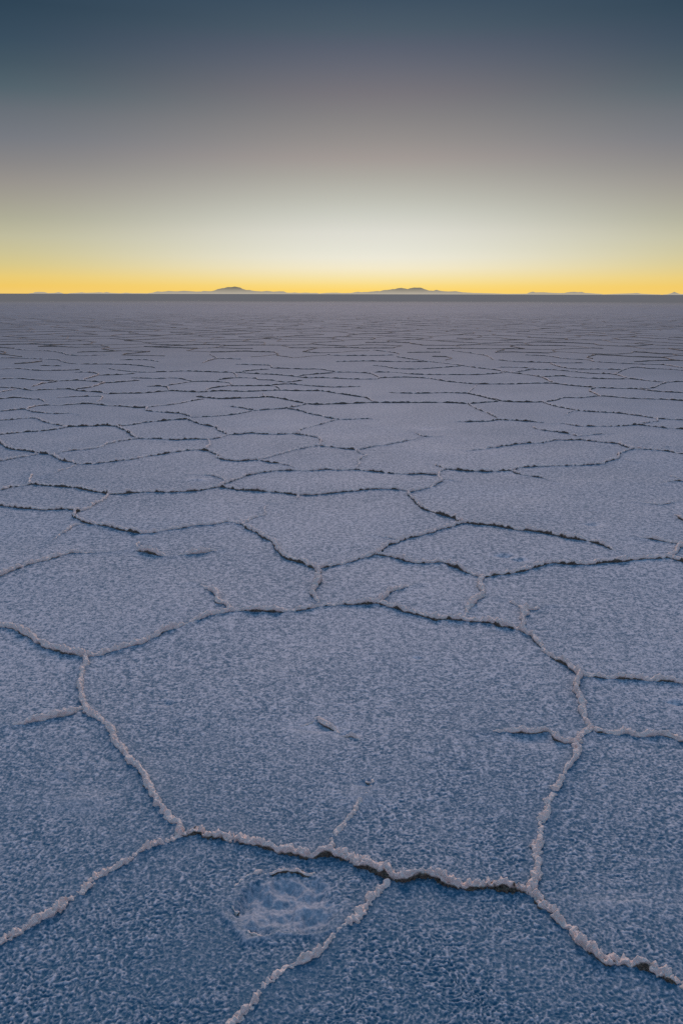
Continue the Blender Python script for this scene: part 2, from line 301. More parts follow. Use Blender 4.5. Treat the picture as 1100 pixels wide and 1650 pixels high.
('salt_ridge', 0.94, 1.12, 0.76, 0.00, 0.50, 'ridges of the polygon net', 'dark spur salt ridge slanting down right from under the arched plate', [1.189, 5.490, 1.233, 5.371, 1.314, 5.313, 1.372, 5.238, 1.406, 5.110]),
('salt_ridge', 0.94, 1.06, 0.76, 0.40, 0.00, 'ridges of the polygon net', 'tiny dark salt ridge spur above the S shaped ridge', [0.640, 5.763, 0.677, 5.719, 0.707, 5.632, 0.726, 5.527]),
('salt_ridge', 0.73, 0.76, 0.76, 0.00, 0.60, 'ridges of the polygon net', 'thin short twig right of the S shaped ridge', [0.657, 5.176, 0.711, 5.177, 0.775, 5.159]),
('salt_ridge', 0.94, 1.12, 0.71, 0.20, 0.00, 'ridges of the polygon net', 'left half of the arch shaped salt ridge at the right', [0.936, 6.302, 0.999, 6.224, 1.086, 6.277, 1.230, 6.359, 1.379, 6.470, 1.525, 6.556, 1.667, 6.586, 1.812, 6.705, 1.929, 6.706, 2.049, 6.737]),
('salt_ridge', 0.99, 1.25, 0.82, 0.00, 0.00, 'ridges of the polygon net', 'right half of the arch shaped salt ridge at the right', [2.049, 6.737, 2.151, 6.620, 2.274, 6.535, 2.319, 6.397, 2.356, 6.317]),
('salt_ridge', 0.99, 1.25, 0.87, 0.00, 0.00, 'ridges of the polygon net', 'dark salt ridge from the arch tip to the right edge', [2.356, 6.317, 2.462, 6.291, 2.571, 6.240, 2.662, 6.114, 2.792, 5.969]),
('salt_ridge', 0.77, 0.88, 0.65, 0.00, 0.50, 'ridges of the polygon net', 'thin salt ridge prong above the dark one at the arch tip', [2.366, 6.343, 2.492, 6.318, 2.547, 6.319, 2.655, 6.428]),
('salt_ridge', 0.94, 1.12, 0.87, 0.30, 0.00, 'ridges of the polygon net', 'dark crooked salt ridge lying above the arch at right', [1.781, 7.501, 1.801, 7.286, 1.890, 7.183, 1.999, 7.084, 2.042, 7.019, 2.070, 6.923]),
('salt_ridge', 0.77, 0.94, 0.76, 0.00, 0.50, 'ridges of the polygon net', 'thin straight salt ridge prong pointing right above the arch', [2.070, 6.923, 2.225, 7.021, 2.440, 7.089]),
('salt_ridge', 0.79, 0.84, 0.87, 0.40, 0.50, 'ridges of the polygon net', 'short dark dash of a ridge below the arch tip', [2.128, 5.938, 2.156, 5.868, 2.192, 5.800]),
('salt_ridge', 0.77, 1.00, 0.65, 0.40, 0.00, 'ridges of the polygon net', 'upper of a pair of short prongs at the right edge', [2.223, 5.360, 2.256, 5.283, 2.296, 5.227, 2.398, 5.173]),
('salt_ridge', 0.77, 1.00, 0.45, 0.40, 0.00, 'ridges of the polygon net', 'lower of a pair of short prongs at the right edge', [2.106, 5.081, 2.191, 5.153, 2.266, 5.154, 2.374, 5.119]),
('salt_ridge', 0.83, 0.94, 0.65, 0.40, 0.30, 'ridges of the polygon net', 'sagging thin salt ridge alone near the right edge', [1.759, 4.641, 1.821, 4.597, 1.886, 4.554, 1.976, 4.613, 2.033, 4.643]),
('salt_ridge', 0.88, 1.06, 0.76, 0.40, 0.00, 'ridges of the polygon net', 'short salt ridge cut by the right edge below the sagging one', [1.863, 4.348, 1.872, 4.283, 1.870, 4.195, 1.925, 4.087]),
('salt_ridge', 1.10, 1.38, 0.82, 0.00, 0.00, 'ridges of the polygon net', 'level dark salt ridge from the left edge to the hooked ridge', [-2.171, 4.567, -2.000, 4.511, -1.904, 4.469, -1.784, 4.429, -1.685, 4.402, -1.598, 4.416, -1.496, 4.377]),
('salt_ridge', 1.11, 1.27, 0.25, 0.00, 0.00, 'ridges of the polygon net', 'pale slanting salt ridge above the hooked dark ridge', [-1.438, 4.785, -1.430, 4.692, -1.447, 4.558, -1.464, 4.445, -1.485, 4.363]),
('salt_ridge', 1.04, 1.12, 0.65, 0.00, 0.00, 'ridges of the polygon net', 'salt ridge from the left edge up to the lumpy stub', [-2.213, 4.747, -2.152, 4.876, -2.115, 4.960, -2.063, 5.011, -2.027, 5.064]),
('salt_ridge', 1.10, 0.75, 0.65, 0.00, 0.20, 'ridges of the polygon net', 'stubby upright lump of a ridge at left', [-2.031, 5.064, -2.073, 5.153, -2.114, 5.283, -2.156, 5.420]),
('salt_ridge', 0.86, 0.90, 0.30, 0.00, 0.70, 'ridges of the polygon net', 'faint pale spur sloping down left from the hooked dark ridge', [-1.381, 4.112, -1.423, 4.076, -1.442, 3.973, -1.458, 3.863, -1.461, 3.739]),
('salt_ridge', 1.16, 1.44, 0.93, 0.00, 0.00, 'ridges of the polygon net', 'dark wavy salt ridge slanting in from the left edge to a fork', [-3.057, 6.803, -2.851, 6.567, -2.714, 6.345, -2.607, 6.240, -2.480, 6.189, -2.340, 6.089, -2.223, 6.016, -2.092, 5.828, -2.001, 5.761, -1.925, 5.695]),
('salt_ridge', 1.04, 1.25, 0.76, 0.00, 0.00, 'ridges of the polygon net', 'long salt ridge above the wide left hand plate', [-1.925, 5.695, -1.791, 5.718, -1.641, 5.787, -1.544, 5.856, -1.469, 5.975, -1.353, 6.074, -1.238, 6.202, -1.139, 6.255]),
('salt_ridge', 1.04, 1.25, 0.82, 0.00, 0.00, 'ridges of the polygon net', 'stepped dark salt ridge below the six sided plate left of centre', [-1.139, 6.255, -1.038, 6.178, -0.952, 6.029, -0.942, 5.932, -0.858, 5.840, -0.758, 5.818, -0.643, 5.865]),
('salt_ridge', 0.94, 1.12, 0.87, 0.00, 0.40, 'ridges of the polygon net', 'dark tapering salt ridge cutting across toward the narrow central plate', [-0.643, 5.865, -0.533, 5.775, -0.432, 5.709, -0.315, 5.559]),
('salt_ridge', 0.99, 1.06, 0.60, 0.20, 0.00, 'ridges of the polygon net', 'thin salt ridge slanting up right above the left fork', [-2.212, 6.041, -2.154, 6.167, -2.051, 6.245, -1.952, 6.326, -1.923, 6.491, -1.841, 6.665, -1.748, 6.757]),
('salt_ridge', 0.99, 1.06, 0.71, 0.00, 0.00, 'ridges of the polygon net', 'thin salt ridge at the left edge below the dark wavy one', [-2.623, 5.688, -2.525, 5.778, -2.479, 5.871, -2.423, 5.942, -2.346, 6.039]),
('salt_ridge', 1.10, 1.31, 0.93, 0.00, 0.00, 'ridges of the polygon net', 'short steep dark salt ridge left of the six sided plate', [-2.109, 7.417, -2.040, 7.311, -1.943, 7.139, -1.816, 6.879, -1.748, 6.757]),
('salt_ridge', 1.04, 1.31, 0.82, 0.00, 0.00, 'ridges of the polygon net', 'level salt ridge between the steep short one and the six sided plate', [-1.748, 6.757, -1.572, 6.758, -1.406, 6.700, -1.280, 6.731, -1.142, 6.733]),
('salt_ridge', 0.94, 1.06, 0.65, 0.00, 0.00, 'ridges of the polygon net', 'short salt ridge at the upper left of the six sided plate', [-1.142, 6.733, -1.061, 6.795, -0.997, 6.952]),
('salt_ridge', 0.94, 1.00, 0.45, 0.00, 0.00, 'ridges of the polygon net', 'tiny kinked salt ridge at the left of the six sided plate', [-1.142, 6.733, -1.089, 6.500, -1.088, 6.335, -1.134, 6.255]),
('salt_ridge', 0.99, 1.06, 0.54, 0.00, 0.00, 'ridges of the polygon net', 'pale slanting salt ridge at the lower right of the six sided plate', [-0.625, 5.865, -0.503, 6.033, -0.394, 6.210, -0.277, 6.343, -0.184, 6.426]),
('salt_ridge', 1.04, 1.25, 0.76, 0.00, 0.00, 'ridges of the polygon net', 'dark salt ridge right of the six sided plate, above a smaller plate', [-0.184, 6.426, -0.036, 6.346, 0.108, 6.267]),
('salt_ridge', 0.94, 1.00, 0.54, 0.00, 0.00, 'ridges of the polygon net', 'zigzag salt ridge closing the right side of the smaller central plate', [0.108, 6.267, 0.158, 6.089, 0.180, 6.015, 0.134, 5.872, 0.121, 5.670, 0.109, 5.522]),
('salt_ridge', 0.94, 1.12, 0.65, 0.00, 0.20, 'ridges of the polygon net', 'thin salt ridge rising right from the smaller central plate', [0.108, 6.267, 0.143, 6.294, 0.258, 6.430, 0.388, 6.487, 0.471, 6.573, 0.598, 6.722, 0.708, 6.876]),
('salt_ridge', 0.88, 1.06, 0.87, 0.40, 0.50, 'ridges of the polygon net', 'dark barbed salt ridge tip near the middle', [0.638, 7.135, 0.711, 6.908, 0.784, 6.877, 0.880, 6.910]),
('salt_ridge', 1.04, 1.31, 0.82, 0.00, 0.00, 'ridges of the polygon net', 'level dark salt ridge along the top of the six sided plate', [-0.997, 6.952, -0.903, 6.985, -0.802, 7.019, -0.601, 6.989, -0.421, 7.023]),
('salt_ridge', 1.04, 1.25, 0.76, 0.00, 0.00, 'ridges of the polygon net', 'salt ridge bending down at the upper right of the six sided plate', [-0.421, 7.023, -0.300, 6.896, -0.193, 6.774, -0.172, 6.567, -0.179, 6.426]),
('salt_ridge', 0.94, 1.06, 0.60, 0.00, 0.00, 'ridges of the polygon net', 'pale slanting salt ridge at the right of the plate above the six sided one', [-0.412, 7.056, -0.355, 7.260, -0.264, 7.440, -0.174, 7.589, -0.045, 7.865]),
('salt_ridge', 0.81, 0.91, 0.25, 0.00, 0.60, 'ridges of the polygon net', 'hairline ridge dropping left from the fork of the dark wavy ridge', [-1.915, 5.651, -1.958, 5.524, -2.013, 5.284]),
('salt_ridge', 0.94, 1.06, 0.54, 0.50, 0.00, 'ridges of the polygon net', 'short curved salt ridge ending at the left tip of the narrow central plate', [-1.055, 5.351, -0.991, 5.351, -0.891, 5.313, -0.816, 5.238, -0.751, 5.128]),
('salt_ridge', 0.99, 0.98, 0.20, 0.00, 0.50, 'ridges of the polygon net', 'pale jagged spur rising above the dark steep ridge', [-0.531, 4.118, -0.475, 4.253, -0.435, 4.344, -0.442, 4.494, -0.415, 4.595]),
('salt_ridge', 0.86, 0.90, 0.20, 0.00, 0.50, 'ridges of the polygon net', 'tiny pale stub under the long narrow central plate', [-0.268, 4.763, -0.283, 4.625]),
('salt_ridge', 0.74, 0.75, 0.35, 0.60, 0.00, 'ridges of the polygon net', 'hairline ridge meeting the long climbing ridge from its left', [0.173, 3.928, 0.222, 3.896, 0.286, 3.843]),
('salt_ridge', 1.04, 1.25, 0.87, 0.00, 0.00, 'ridges of the polygon net', 'dark salt ridge rising from the left edge to the row above the wavy one', [-3.123, 6.834, -3.002, 6.930, -2.893, 7.028, -2.825, 7.095, -2.720, 7.130, -2.621, 7.199, -2.543, 7.340]),
('salt_ridge', 1.04, 1.31, 0.93, 0.00, 0.00, 'ridges of the polygon net', 'level dark salt ridge left of the short steep one', [-2.543, 7.340, -2.446, 7.377, -2.312, 7.415, -2.230, 7.452, -2.109, 7.417]),
('salt_ridge', 0.99, 1.25, 0.87, 0.00, 0.00, 'ridges of the polygon net', 'dark salt ridge rising gently right from the short steep one', [-2.109, 7.417, -1.992, 7.529, -1.907, 7.644, -1.763, 7.724, -1.664, 7.805, -1.519, 7.847]),
('salt_ridge', 0.99, 1.25, 0.87, 0.00, 0.00, 'ridges of the polygon net', 'humped dark salt ridge near the left edge', [-3.469, 7.625, -3.339, 7.744, -3.219, 7.825, -3.066, 7.909, -2.914, 7.710, -2.850, 7.633, -2.702, 7.484, -2.543, 7.340]),
('salt_ridge', 0.99, 1.25, 0.93, 0.00, 0.30, 'ridges of the polygon net', 'dark salt ridge with a hooked right tip near the left edge', [-3.778, 8.333, -3.602, 8.381, -3.476, 8.476, -3.389, 8.524, -3.227, 8.340, -3.091, 8.252, -2.934, 8.209, -2.796, 8.255, -2.683, 8.125]),
('salt_ridge', 0.99, 1.25, 0.93, 0.00, 0.00, 'ridges of the polygon net', 'long dark salt ridge arching above the hook tipped one at left', [-3.389, 8.524, -3.373, 8.769, -3.280, 8.872, -3.108, 8.874, -2.955, 8.981, -2.802, 8.983, -2.584, 8.831, -2.406, 8.783, -2.251, 8.685, -2.123, 8.687]),
('salt_ridge', 0.94, 1.12, 0.76, 0.00, 0.00, 'ridges of the polygon net', 'thin salt ridge rising right from the small step at left', [-2.123, 8.687, -2.028, 8.839, -1.898, 8.943, -1.810, 9.104, -1.700, 9.326, -1.625, 9.441]),
('salt_ridge', 0.99, 1.25, 0.87, 0.00, 0.00, 'ridges of the polygon net', 'salt ridge starting with a small step and sloping down right', [-2.123, 8.687, -2.067, 8.448, -1.921, 8.358, -1.740, 8.269, -1.661, 8.226, -1.519, 8.012]),
('salt_ridge', 1.10, 1.38, 0.98, 0.00, 0.00, 'ridges of the polygon net', 'dark rough salt ridge stepping down to the six sided plate', [-1.519, 7.847, -1.398, 7.612, -1.272, 7.464, -1.157, 7.321, -1.097, 7.149, -0.997, 6.952]),
('salt_ridge', 0.99, 1.25, 0.82, 0.00, 0.00, 'ridges of the polygon net', 'dark salt ridge at the upper left of the plate above the six sided one', [-1.499, 7.970, -1.362, 8.014, -1.206, 8.101, -1.064, 8.234, -0.934, 8.463]),
('salt_ridge', 0.99, 1.25, 0.82, 0.00, 0.00, 'ridges of the polygon net', 'salt ridge over the top of the plate above the six sided one', [-0.934, 8.463, -0.777, 8.560, -0.603, 8.659, -0.465, 8.861, -0.396, 9.018]),
('salt_ridge', 1.04, 1.31, 0.93, 0.00, 0.00, 'ridges of the polygon net', 'dark salt ridge at the upper right of the plate above the six sided one', [-0.580, 8.611, -0.445, 8.470, -0.352, 8.288, -0.224, 8.114, -0.045, 7.865]),
('salt_ridge', 0.88, 1.06, 0.87, 0.00, 0.40, 'ridges of the polygon net', 'thin level salt ridge fading out right at the middle', [-0.045, 7.865, 0.091, 7.867, 0.240, 7.910, 0.356, 7.870]),
('salt_ridge', 0.99, 1.25, 0.98, 0.30, 0.00, 'ridges of the polygon net', 'short dark salt ridge slanting into the plate top left of centre', [-1.292, 8.849, -1.122, 8.701, -0.939, 8.510]),
('salt_ridge', 1.04, 1.31, 0.98, 0.00, 0.00, 'ridges of the polygon net', 'long dark swaying salt ridge left of centre in the middle distance', [-1.762, 9.676, -1.615, 9.558, -1.420, 9.444, -1.222, 9.506, -1.029, 9.567, -0.871, 9.630, -0.701, 9.455, -0.541, 9.231, -0.396, 9.018]),
('salt_ridge', 1.04, 1.38, 1.00, 0.00, 0.00, 'ridges of the polygon net', 'dark straight salt ridge at the centre of the middle distance', [-0.396, 9.018, -0.282, 8.967, -0.052, 9.022, 0.160, 9.079, 0.318, 9.135, 0.432, 9.136]),
('salt_ridge', 1.04, 1.38, 1.00, 0.00, 0.00, 'ridges of the polygon net', 'long straight dark salt ridge right of centre in the middle distance', [0.432, 9.136, 0.702, 9.140, 0.959, 9.144, 1.230, 9.148, 1.428, 9.044]),
('salt_ridge', 0.99, 1.25, 0.98, 0.00, 0.00, 'ridges of the polygon net', 'short salt ridge continuing the long straight dark one', [1.428, 9.044, 1.601, 9.153, 1.815, 9.266]),
('salt_ridge', 0.99, 1.31, 0.98, 0.00, 0.00, 'ridges of the polygon net', 'heavy dark salt ridge at left in the far rows, leaving the left edge', [-4.842, 10.772, -4.533, 10.629, -4.231, 10.490, -3.999, 10.285, -3.810, 10.357, -3.569, 10.431, -3.351, 10.227, -3.075, 10.098, -2.888, 9.907]),
('salt_ridge', 0.99, 1.31, 0.98, 0.00, 0.00, 'ridges of the polygon net', 'long level dark salt ridge left of centre in the far rows', [-2.888, 9.907, -2.744, 9.973, -2.574, 9.976, -2.419, 10.043, -2.204, 10.246, -2.002, 10.182, -1.793, 10.119, -1.678, 10.187]),
('salt_ridge', 0.99, 1.31, 0.93, 0.00, 0.00, 'ridges of the polygon net', 'long level dark salt ridge reaching the centre in the far rows', [-1.678, 10.187, -1.515, 10.257, -1.245, 10.194, -1.014, 10.265, -0.805, 10.337, -0.585, 10.273, -0.386, 10.276, -0.258, 10.278]),
('salt_ridge', 0.99, 1.31, 0.93, 0.00, 0.00, 'ridges of the polygon net', 'dark salt ridge slanting down to the straight central one', [-0.258, 10.278, -0.057, 10.016, 0.186, 9.706, 0.288, 9.588, 0.375, 9.136]),
('salt_ridge', 0.99, 1.25, 0.98, 0.30, 0.00, 'ridges of the polygon net', 'short dark bent salt ridge above the level one at left', [-2.697, 10.734, -2.374, 10.740, -2.204, 10.246]),
('salt_ridge', 0.88, 1.00, 0.76, 0.20, 0.00, 'ridges of the polygon net', 'tiny salt ridge linking two dark rows left of centre', [-0.989, 10.001, -0.910, 9.569]),
('salt_ridge', 0.94, 1.25, 0.93, 0.00, 0.20, 'ridges of the polygon net', 'dark salt ridge with a drooping right tip at the left edge', [-4.195, 9.289, -4.026, 9.405, -3.875, 9.524, -3.670, 9.410, -3.532, 9.355, -3.362, 9.081]),
('salt_ridge', 0.88, 1.12, 0.82, 0.30, 0.30, 'ridges of the polygon net', 'thin salt ridge with a curled right tip at left', [-3.510, 9.413, -3.291, 9.592, -3.109, 9.655, -2.900, 9.658, -2.832, 9.423, -2.798, 9.089]),
('salt_ridge', 0.88, 1.00, 0.65, 0.00, 0.00, 'ridges of the polygon net', 'short thin salt ridge at the left edge rising to the heavy dark one', [-4.426, 9.819, -4.305, 10.078, -4.228, 10.420]),
('salt_ridge', 0.99, 1.25, 0.98, 0.20, 0.00, 'ridges of the polygon net', 'level dark salt ridge with a free left end right of centre', [0.544, 10.223, 0.647, 10.092, 0.939, 10.032, 1.291, 10.103, 1.579, 10.042]),
('salt_ridge', 1.04, 1.31, 1.00, 0.00, 0.00, 'ridges of the polygon net', 'dark salt ridge stepping down right of centre to a long row', [1.579, 10.042, 1.698, 9.730, 1.847, 9.323, 2.042, 9.214, 2.322, 9.219]),
('salt_ridge', 1.04, 1.31, 0.98, 0.00, 0.00, 'ridges of the polygon net', 'long dark salt ridge sloping down toward the right edge', [2.322, 9.219, 2.356, 8.901, 2.434, 8.701, 2.529, 8.510, 2.681, 8.419, 2.868, 8.331, 2.998, 8.199, 3.158, 7.947]),
('salt_ridge', 0.99, 1.25, 0.98, 0.00, 0.00, 'ridges of the polygon net', 'short dark salt ridge leaving the right edge below the long sloping one', [3.158, 7.947, 3.266, 7.907, 3.387, 7.868, 3.599, 7.791]),
('salt_ridge', 0.94, 1.19, 0.87, 0.00, 0.00, 'ridges of the polygon net', 'salt ridge rising right over the long sloping one', [2.322, 9.219, 2.517, 9.389, 2.683, 9.624, 2.886, 9.627, 3.153, 9.814]),
('salt_ridge', 0.99, 1.25, 0.98, 0.00, 0.00, 'ridges of the polygon net', 'dark salt ridge running level to the right edge above the sloping one', [3.153, 9.814, 3.319, 9.694, 3.444, 9.577, 3.662, 9.521, 3.848, 9.466, 4.000, 9.354, 4.244, 9.247]),
('salt_ridge', 0.77, 0.88, 0.65, 0.00, 0.10, 'ridges of the polygon net', 'short pale slanting salt ridge linking two rows right of centre', [1.868, 11.041, 1.615, 10.174]),
('salt_ridge', 0.99, 1.25, 0.93, 0.00, 0.00, 'ridges of the polygon net', 'dark slanting salt ridge hanging from the long straight row', [1.428, 9.044, 1.462, 8.688, 1.507, 8.404, 1.551, 8.137, 1.560, 7.886]),
('salt_ridge', 0.99, 1.31, 0.98, 0.20, 0.20, 'ridges of the polygon net', 'level dark salt ridge with a free left end under the slanting one', [1.039, 7.720, 1.257, 7.722, 1.428, 7.764, 1.577, 7.845, 1.751, 7.768, 1.915, 7.692, 2.023, 7.616]),
('salt_ridge', 0.99, 1.25, 0.93, 0.20, 0.00, 'ridges of the polygon net', 'dark shallow curved salt ridge above the crooked one at right', [2.038, 7.655, 2.142, 7.618, 2.231, 7.469, 2.426, 7.472, 2.584, 7.474, 2.805, 7.550]),
('salt_ridge', 0.99, 1.25, 0.93, 0.00, 0.00, 'ridges of the polygon net', 'dark salt ridge sloping to the right edge below the short bent link', [2.805, 7.550, 2.903, 7.478, 3.025, 7.371, 3.153, 7.301, 3.337, 7.200]),
('salt_ridge', 0.94, 1.06, 0.76, 0.00, 0.00, 'ridges of the polygon net', 'short bent salt ridge link near the right edge', [2.805, 7.550, 2.987, 7.705, 3.096, 7.785, 3.158, 7.947]),
('salt_ridge', 0.83, 0.94, 0.65, 0.00, 0.50, 'ridges of the polygon net', 'small spur below the long sloping ridge at right', [2.529, 8.510, 2.397, 8.370, 2.298, 8.147]),
('salt_ridge', 0.94, 1.25, 0.93, 0.00, 0.00, 'ridges in the packed far rows', FAR_LABEL, [-4.960, 11.661, -4.753, 11.753, -4.316, 11.500, -4.022, 11.421, -3.785, 11.510, -3.488, 11.348, -3.250, 11.189, -3.060, 11.355, -2.891, 11.527]),
('salt_ridge', 0.94, 1.25, 0.93, 0.00, 0.00, 'ridges in the packed far rows', FAR_LABEL, [-4.135, 10.710, -4.115, 11.093, -3.993, 11.338]),
('salt_ridge', 0.94, 1.25, 0.93, 0.00, 0.00, 'ridges in the packed far rows', FAR_LABEL, [-3.732, 11.597, -3.705, 12.235, -3.811, 12.527, -4.008, 12.727, -4.222, 12.723]),
('salt_ridge', 0.94, 1.25, 0.93, 0.00, 0.00, 'ridges in the packed far rows', FAR_LABEL, [-3.705, 12.235, -3.421, 12.337, -3.215, 12.539]),
('salt_ridge', 0.94, 1.25, 0.93, 0.00, 0.00, 'ridges in the packed far rows', FAR_LABEL, [-3.457, 10.432, -3.328, 10.650, -3.301, 11.188]),
('salt_ridge', 0.94, 1.25, 0.93, 0.00, 0.00, 'ridges in the packed far rows', FAR_LABEL, [-2.364, 10.891, -2.197, 11.207, -2.079, 11.373, -1.842, 11.377, -1.583, 11.218, -1.515, 10.905, -1.641, 10.679, -1.747, 10.461, -1.721, 10.254]),
('salt_ridge', 0.94, 1.25, 0.93, 0.00, 0.00, 'ridges in the packed far rows', FAR_LABEL, [-2.574, 11.884, -2.383, 11.798, -2.105, 11.373]),
('salt_ridge', 0.94, 1.25, 0.93, 0.00, 0.00, 'ridges in the packed far rows', FAR_LABEL, [-1.504, 10.830, -1.211, 10.835, -0.935, 10.839, -0.807, 10.477]),
('salt_ridge', 0.94, 1.25, 0.93, 0.00, 0.00, 'ridges in the packed far rows', FAR_LABEL, [-1.784, 11.633, -1.548, 11.903, -1.264, 11.819, -1.200, 11.644, -0.996, 11.561, -0.782, 11.314, -0.558, 11.569]),
('salt_ridge', 0.94, 1.25, 0.93, 0.00, 0.00, 'ridges in the packed far rows', FAR_LABEL, [-0.967, 10.915, -0.723, 11.074, -0.407, 10.849, -0.111, 10.705, 0.256, 10.785]),
('salt_ridge', 0.94, 1.25, 0.93, 0.00, 0.00, 'ridges in the packed far rows', FAR_LABEL, [-2.779, 12.857, -2.533, 12.968, -2.236, 12.868, -1.924, 12.769, -1.704, 12.671, -1.560, 11.994]),
('salt_ridge', 0.94, 1.25, 0.93, 0.00, 0.00, 'ridges in the packed far rows', FAR_LABEL, [-1.688, 12.774, -1.401, 12.575, -1.007, 12.384, -0.686, 12.104, -0.519, 11.923, -0.243, 11.928, 0.178, 11.757, 0.523, 11.763]),
('salt_ridge', 0.94, 1.25, 0.93, 0.00, 0.00, 'ridges in the packed far rows', FAR_LABEL, [0.523, 11.763, 0.605, 11.944, 0.972, 12.043, 1.307, 11.867]),
('salt_ridge', 0.94, 1.25, 0.93, 0.00, 0.00, 'ridges in the packed far rows', FAR_LABEL, [1.307, 11.867, 1.466, 11.521, 1.671, 11.277, 1.881, 11.120, 2.166, 11.125, 2.408, 11.129]),
('salt_ridge', 0.94, 1.25, 0.93, 0.00, 0.00, 'ridges in the packed far rows', FAR_LABEL, [-0.103, 12.806, 0.164, 12.812, 0.433, 12.612, 0.563, 12.035]),
('salt_ridge', 0.94, 1.25, 0.93, 0.00, 0.00, 'ridges in the packed far rows', FAR_LABEL, [0.519, 12.819, 0.836, 12.825, 1.087, 12.524, 1.473, 12.433, 1.733, 12.438, 2.070, 12.445, 2.425, 12.651, 2.623, 12.862]),
('salt_ridge', 0.94, 1.25, 0.93, 0.00, 0.00, 'ridges in the packed far rows', FAR_LABEL, [1.080, 16.087, 1.418, 15.321, 1.631, 14.895, 1.889, 14.494, 2.079, 14.111, 2.293, 13.630]),
('salt_ridge', 0.94, 1.25, 0.93, 0.00, 0.00, 'ridges in the packed far rows', FAR_LABEL, [2.293, 13.630, 2.514, 13.292, 2.653, 12.862, 2.870, 12.461, 2.990, 12.081, 2.968, 11.300]),
('salt_ridge', 0.94, 1.25, 0.93, 0.00, 0.00, 'ridges in the packed far rows', FAR_LABEL, [2.408, 11.129, 2.642, 11.213, 2.947, 11.219, 3.100, 10.986, 3.331, 10.763, 3.401, 10.691]),
('salt_ridge', 0.94, 1.25, 0.93, 0.00, 0.00, 'ridges in the packed far rows', FAR_LABEL, [3.401, 10.691, 3.627, 10.622, 3.891, 10.555, 4.056, 10.280, 4.329, 10.151, 4.588, 10.025]),
('salt_ridge', 0.94, 1.25, 0.93, 0.00, 0.00, 'ridges in the packed far rows', FAR_LABEL, [3.891, 10.555, 4.151, 10.704, 4.389, 11.086, 4.629, 11.411]),
('salt_ridge', 0.94, 1.25, 0.93, 0.00, 0.00, 'ridges in the packed far rows', FAR_LABEL, [3.376, 10.691, 3.195, 10.334, 3.169, 9.939, 3.149, 9.752]),
('salt_ridge', 0.94, 1.25, 0.93, 0.00, 0.00, 'ridges in the packed far rows', FAR_LABEL, [2.962, 12.081, 3.321, 12.275, 3.478, 12.090, 3.704, 11.912, 4.026, 11.829, 4.274, 11.833, 4.425, 11.575, 4.611, 11.411, 4.886, 11.499, 5.207, 11.422]),
('salt_ridge', 0.94, 1.25, 0.93, 0.00, 0.00, 'ridges in the packed far rows', FAR_LABEL, [2.772, 12.865, 3.121, 13.304, 3.450, 13.311, 3.729, 12.990, 3.937, 12.682, 4.218, 12.586, 4.263, 12.013]),
('salt_ridge', 0.94, 1.25, 0.93, 0.00, 0.00, 'ridges in the packed far rows', FAR_LABEL, [4.277, 12.588, 4.728, 13.451, 5.031, 13.808, 5.168, 13.575, 5.418, 13.466, 5.607, 13.245, 5.921, 13.034]),
('salt_ridge', 0.94, 1.25, 0.93, 0.00, 0.00, 'ridges in the packed far rows', FAR_LABEL, [2.642, 13.756, 2.929, 13.762, 3.257, 13.535]),
('salt_ridge', 0.94, 1.25, 0.93, 0.00, 0.00, 'ridges in the packed far rows', FAR_LABEL, [3.748, 16.659, 4.151, 16.330, 4.317, 15.693, 4.664, 15.399, 4.685, 14.967, 4.975, 14.698, 5.345, 14.440, 5.686, 14.319, 5.797, 13.706, 6.018, 13.254]),
('salt_ridge', 0.94, 1.25, 0.93, 0.00, 0.00, 'ridges in the packed far rows', FAR_LABEL, [3.737, 14.536, 3.749, 13.780, 3.937, 13.434, 4.280, 13.442, 4.638, 13.336]),
('salt_ridge', 0.94, 1.25, 0.93, 0.00, 0.00, 'ridges in the packed far rows', FAR_LABEL, [2.942, 15.358, 3.241, 14.933, 3.611, 14.803, 4.044, 14.677, 4.418, 14.685]),
('salt_ridge', 0.94, 1.25, 0.93, 0.00, 0.00, 'ridges in the packed far rows', FAR_LABEL, [-7.263, 18.061, -6.704, 17.673, -6.274, 17.489, -5.735, 16.761, -5.556, 16.417, -5.167, 16.258, -4.732, 16.438]),
('salt_ridge', 0.94, 1.25, 0.93, 0.00, 0.00, 'ridges in the packed far rows', FAR_LABEL, [-5.620, 15.299, -5.325, 15.159, -5.090, 14.738, -4.779, 14.341, -4.433, 14.219, -4.107, 14.227, -3.694, 14.108, -3.284, 13.747, -3.115, 13.514]),
('salt_ridge', 0.94, 1.25, 0.93, 0.00, 0.00, 'ridges in the packed far rows', FAR_LABEL, [-5.209, 13.949, -4.753, 13.836]),
('salt_ridge', 0.94, 1.25, 0.93, 0.00, 0.00, 'ridges in the packed far rows', FAR_LABEL, [-3.869, 13.383, -3.477, 12.949, -3.129, 12.745, -2.779, 12.857]),
('salt_ridge', 0.94, 1.25, 0.93, 0.00, 0.00, 'ridges in the packed far rows', FAR_LABEL, [-4.192, 15.186, -3.682, 15.198, -3.344, 14.779]),
('salt_ridge', 0.94, 1.25, 0.93, 0.00, 0.00, 'ridges in the packed far rows', FAR_LABEL, [-3.122, 11.874, -2.782, 11.790, -2.555, 11.794]),
('salt_ridge', 0.94, 1.25, 0.93, 0.00, 0.00, 'ridges in the packed far rows', FAR_LABEL, [-2.517, 14.526, -2.366, 15.529, -1.896, 15.390]),
('salt_ridge', 0.94, 1.25, 0.93, 0.00, 0.00, 'ridges in the packed far rows', FAR_LABEL, [-2.714, 16.664, -2.424, 15.682]),
('salt_ridge', 0.94, 1.25, 0.93, 0.00, 0.00, 'ridges in the packed far rows', FAR_LABEL, [-1.882, 14.277, -1.573, 14.156, -1.257, 14.037, -1.163, 13.556, -0.926, 13.445, -0.580, 13.339, -0.364, 13.343, -0.185, 13.016, -0.054, 12.807]),
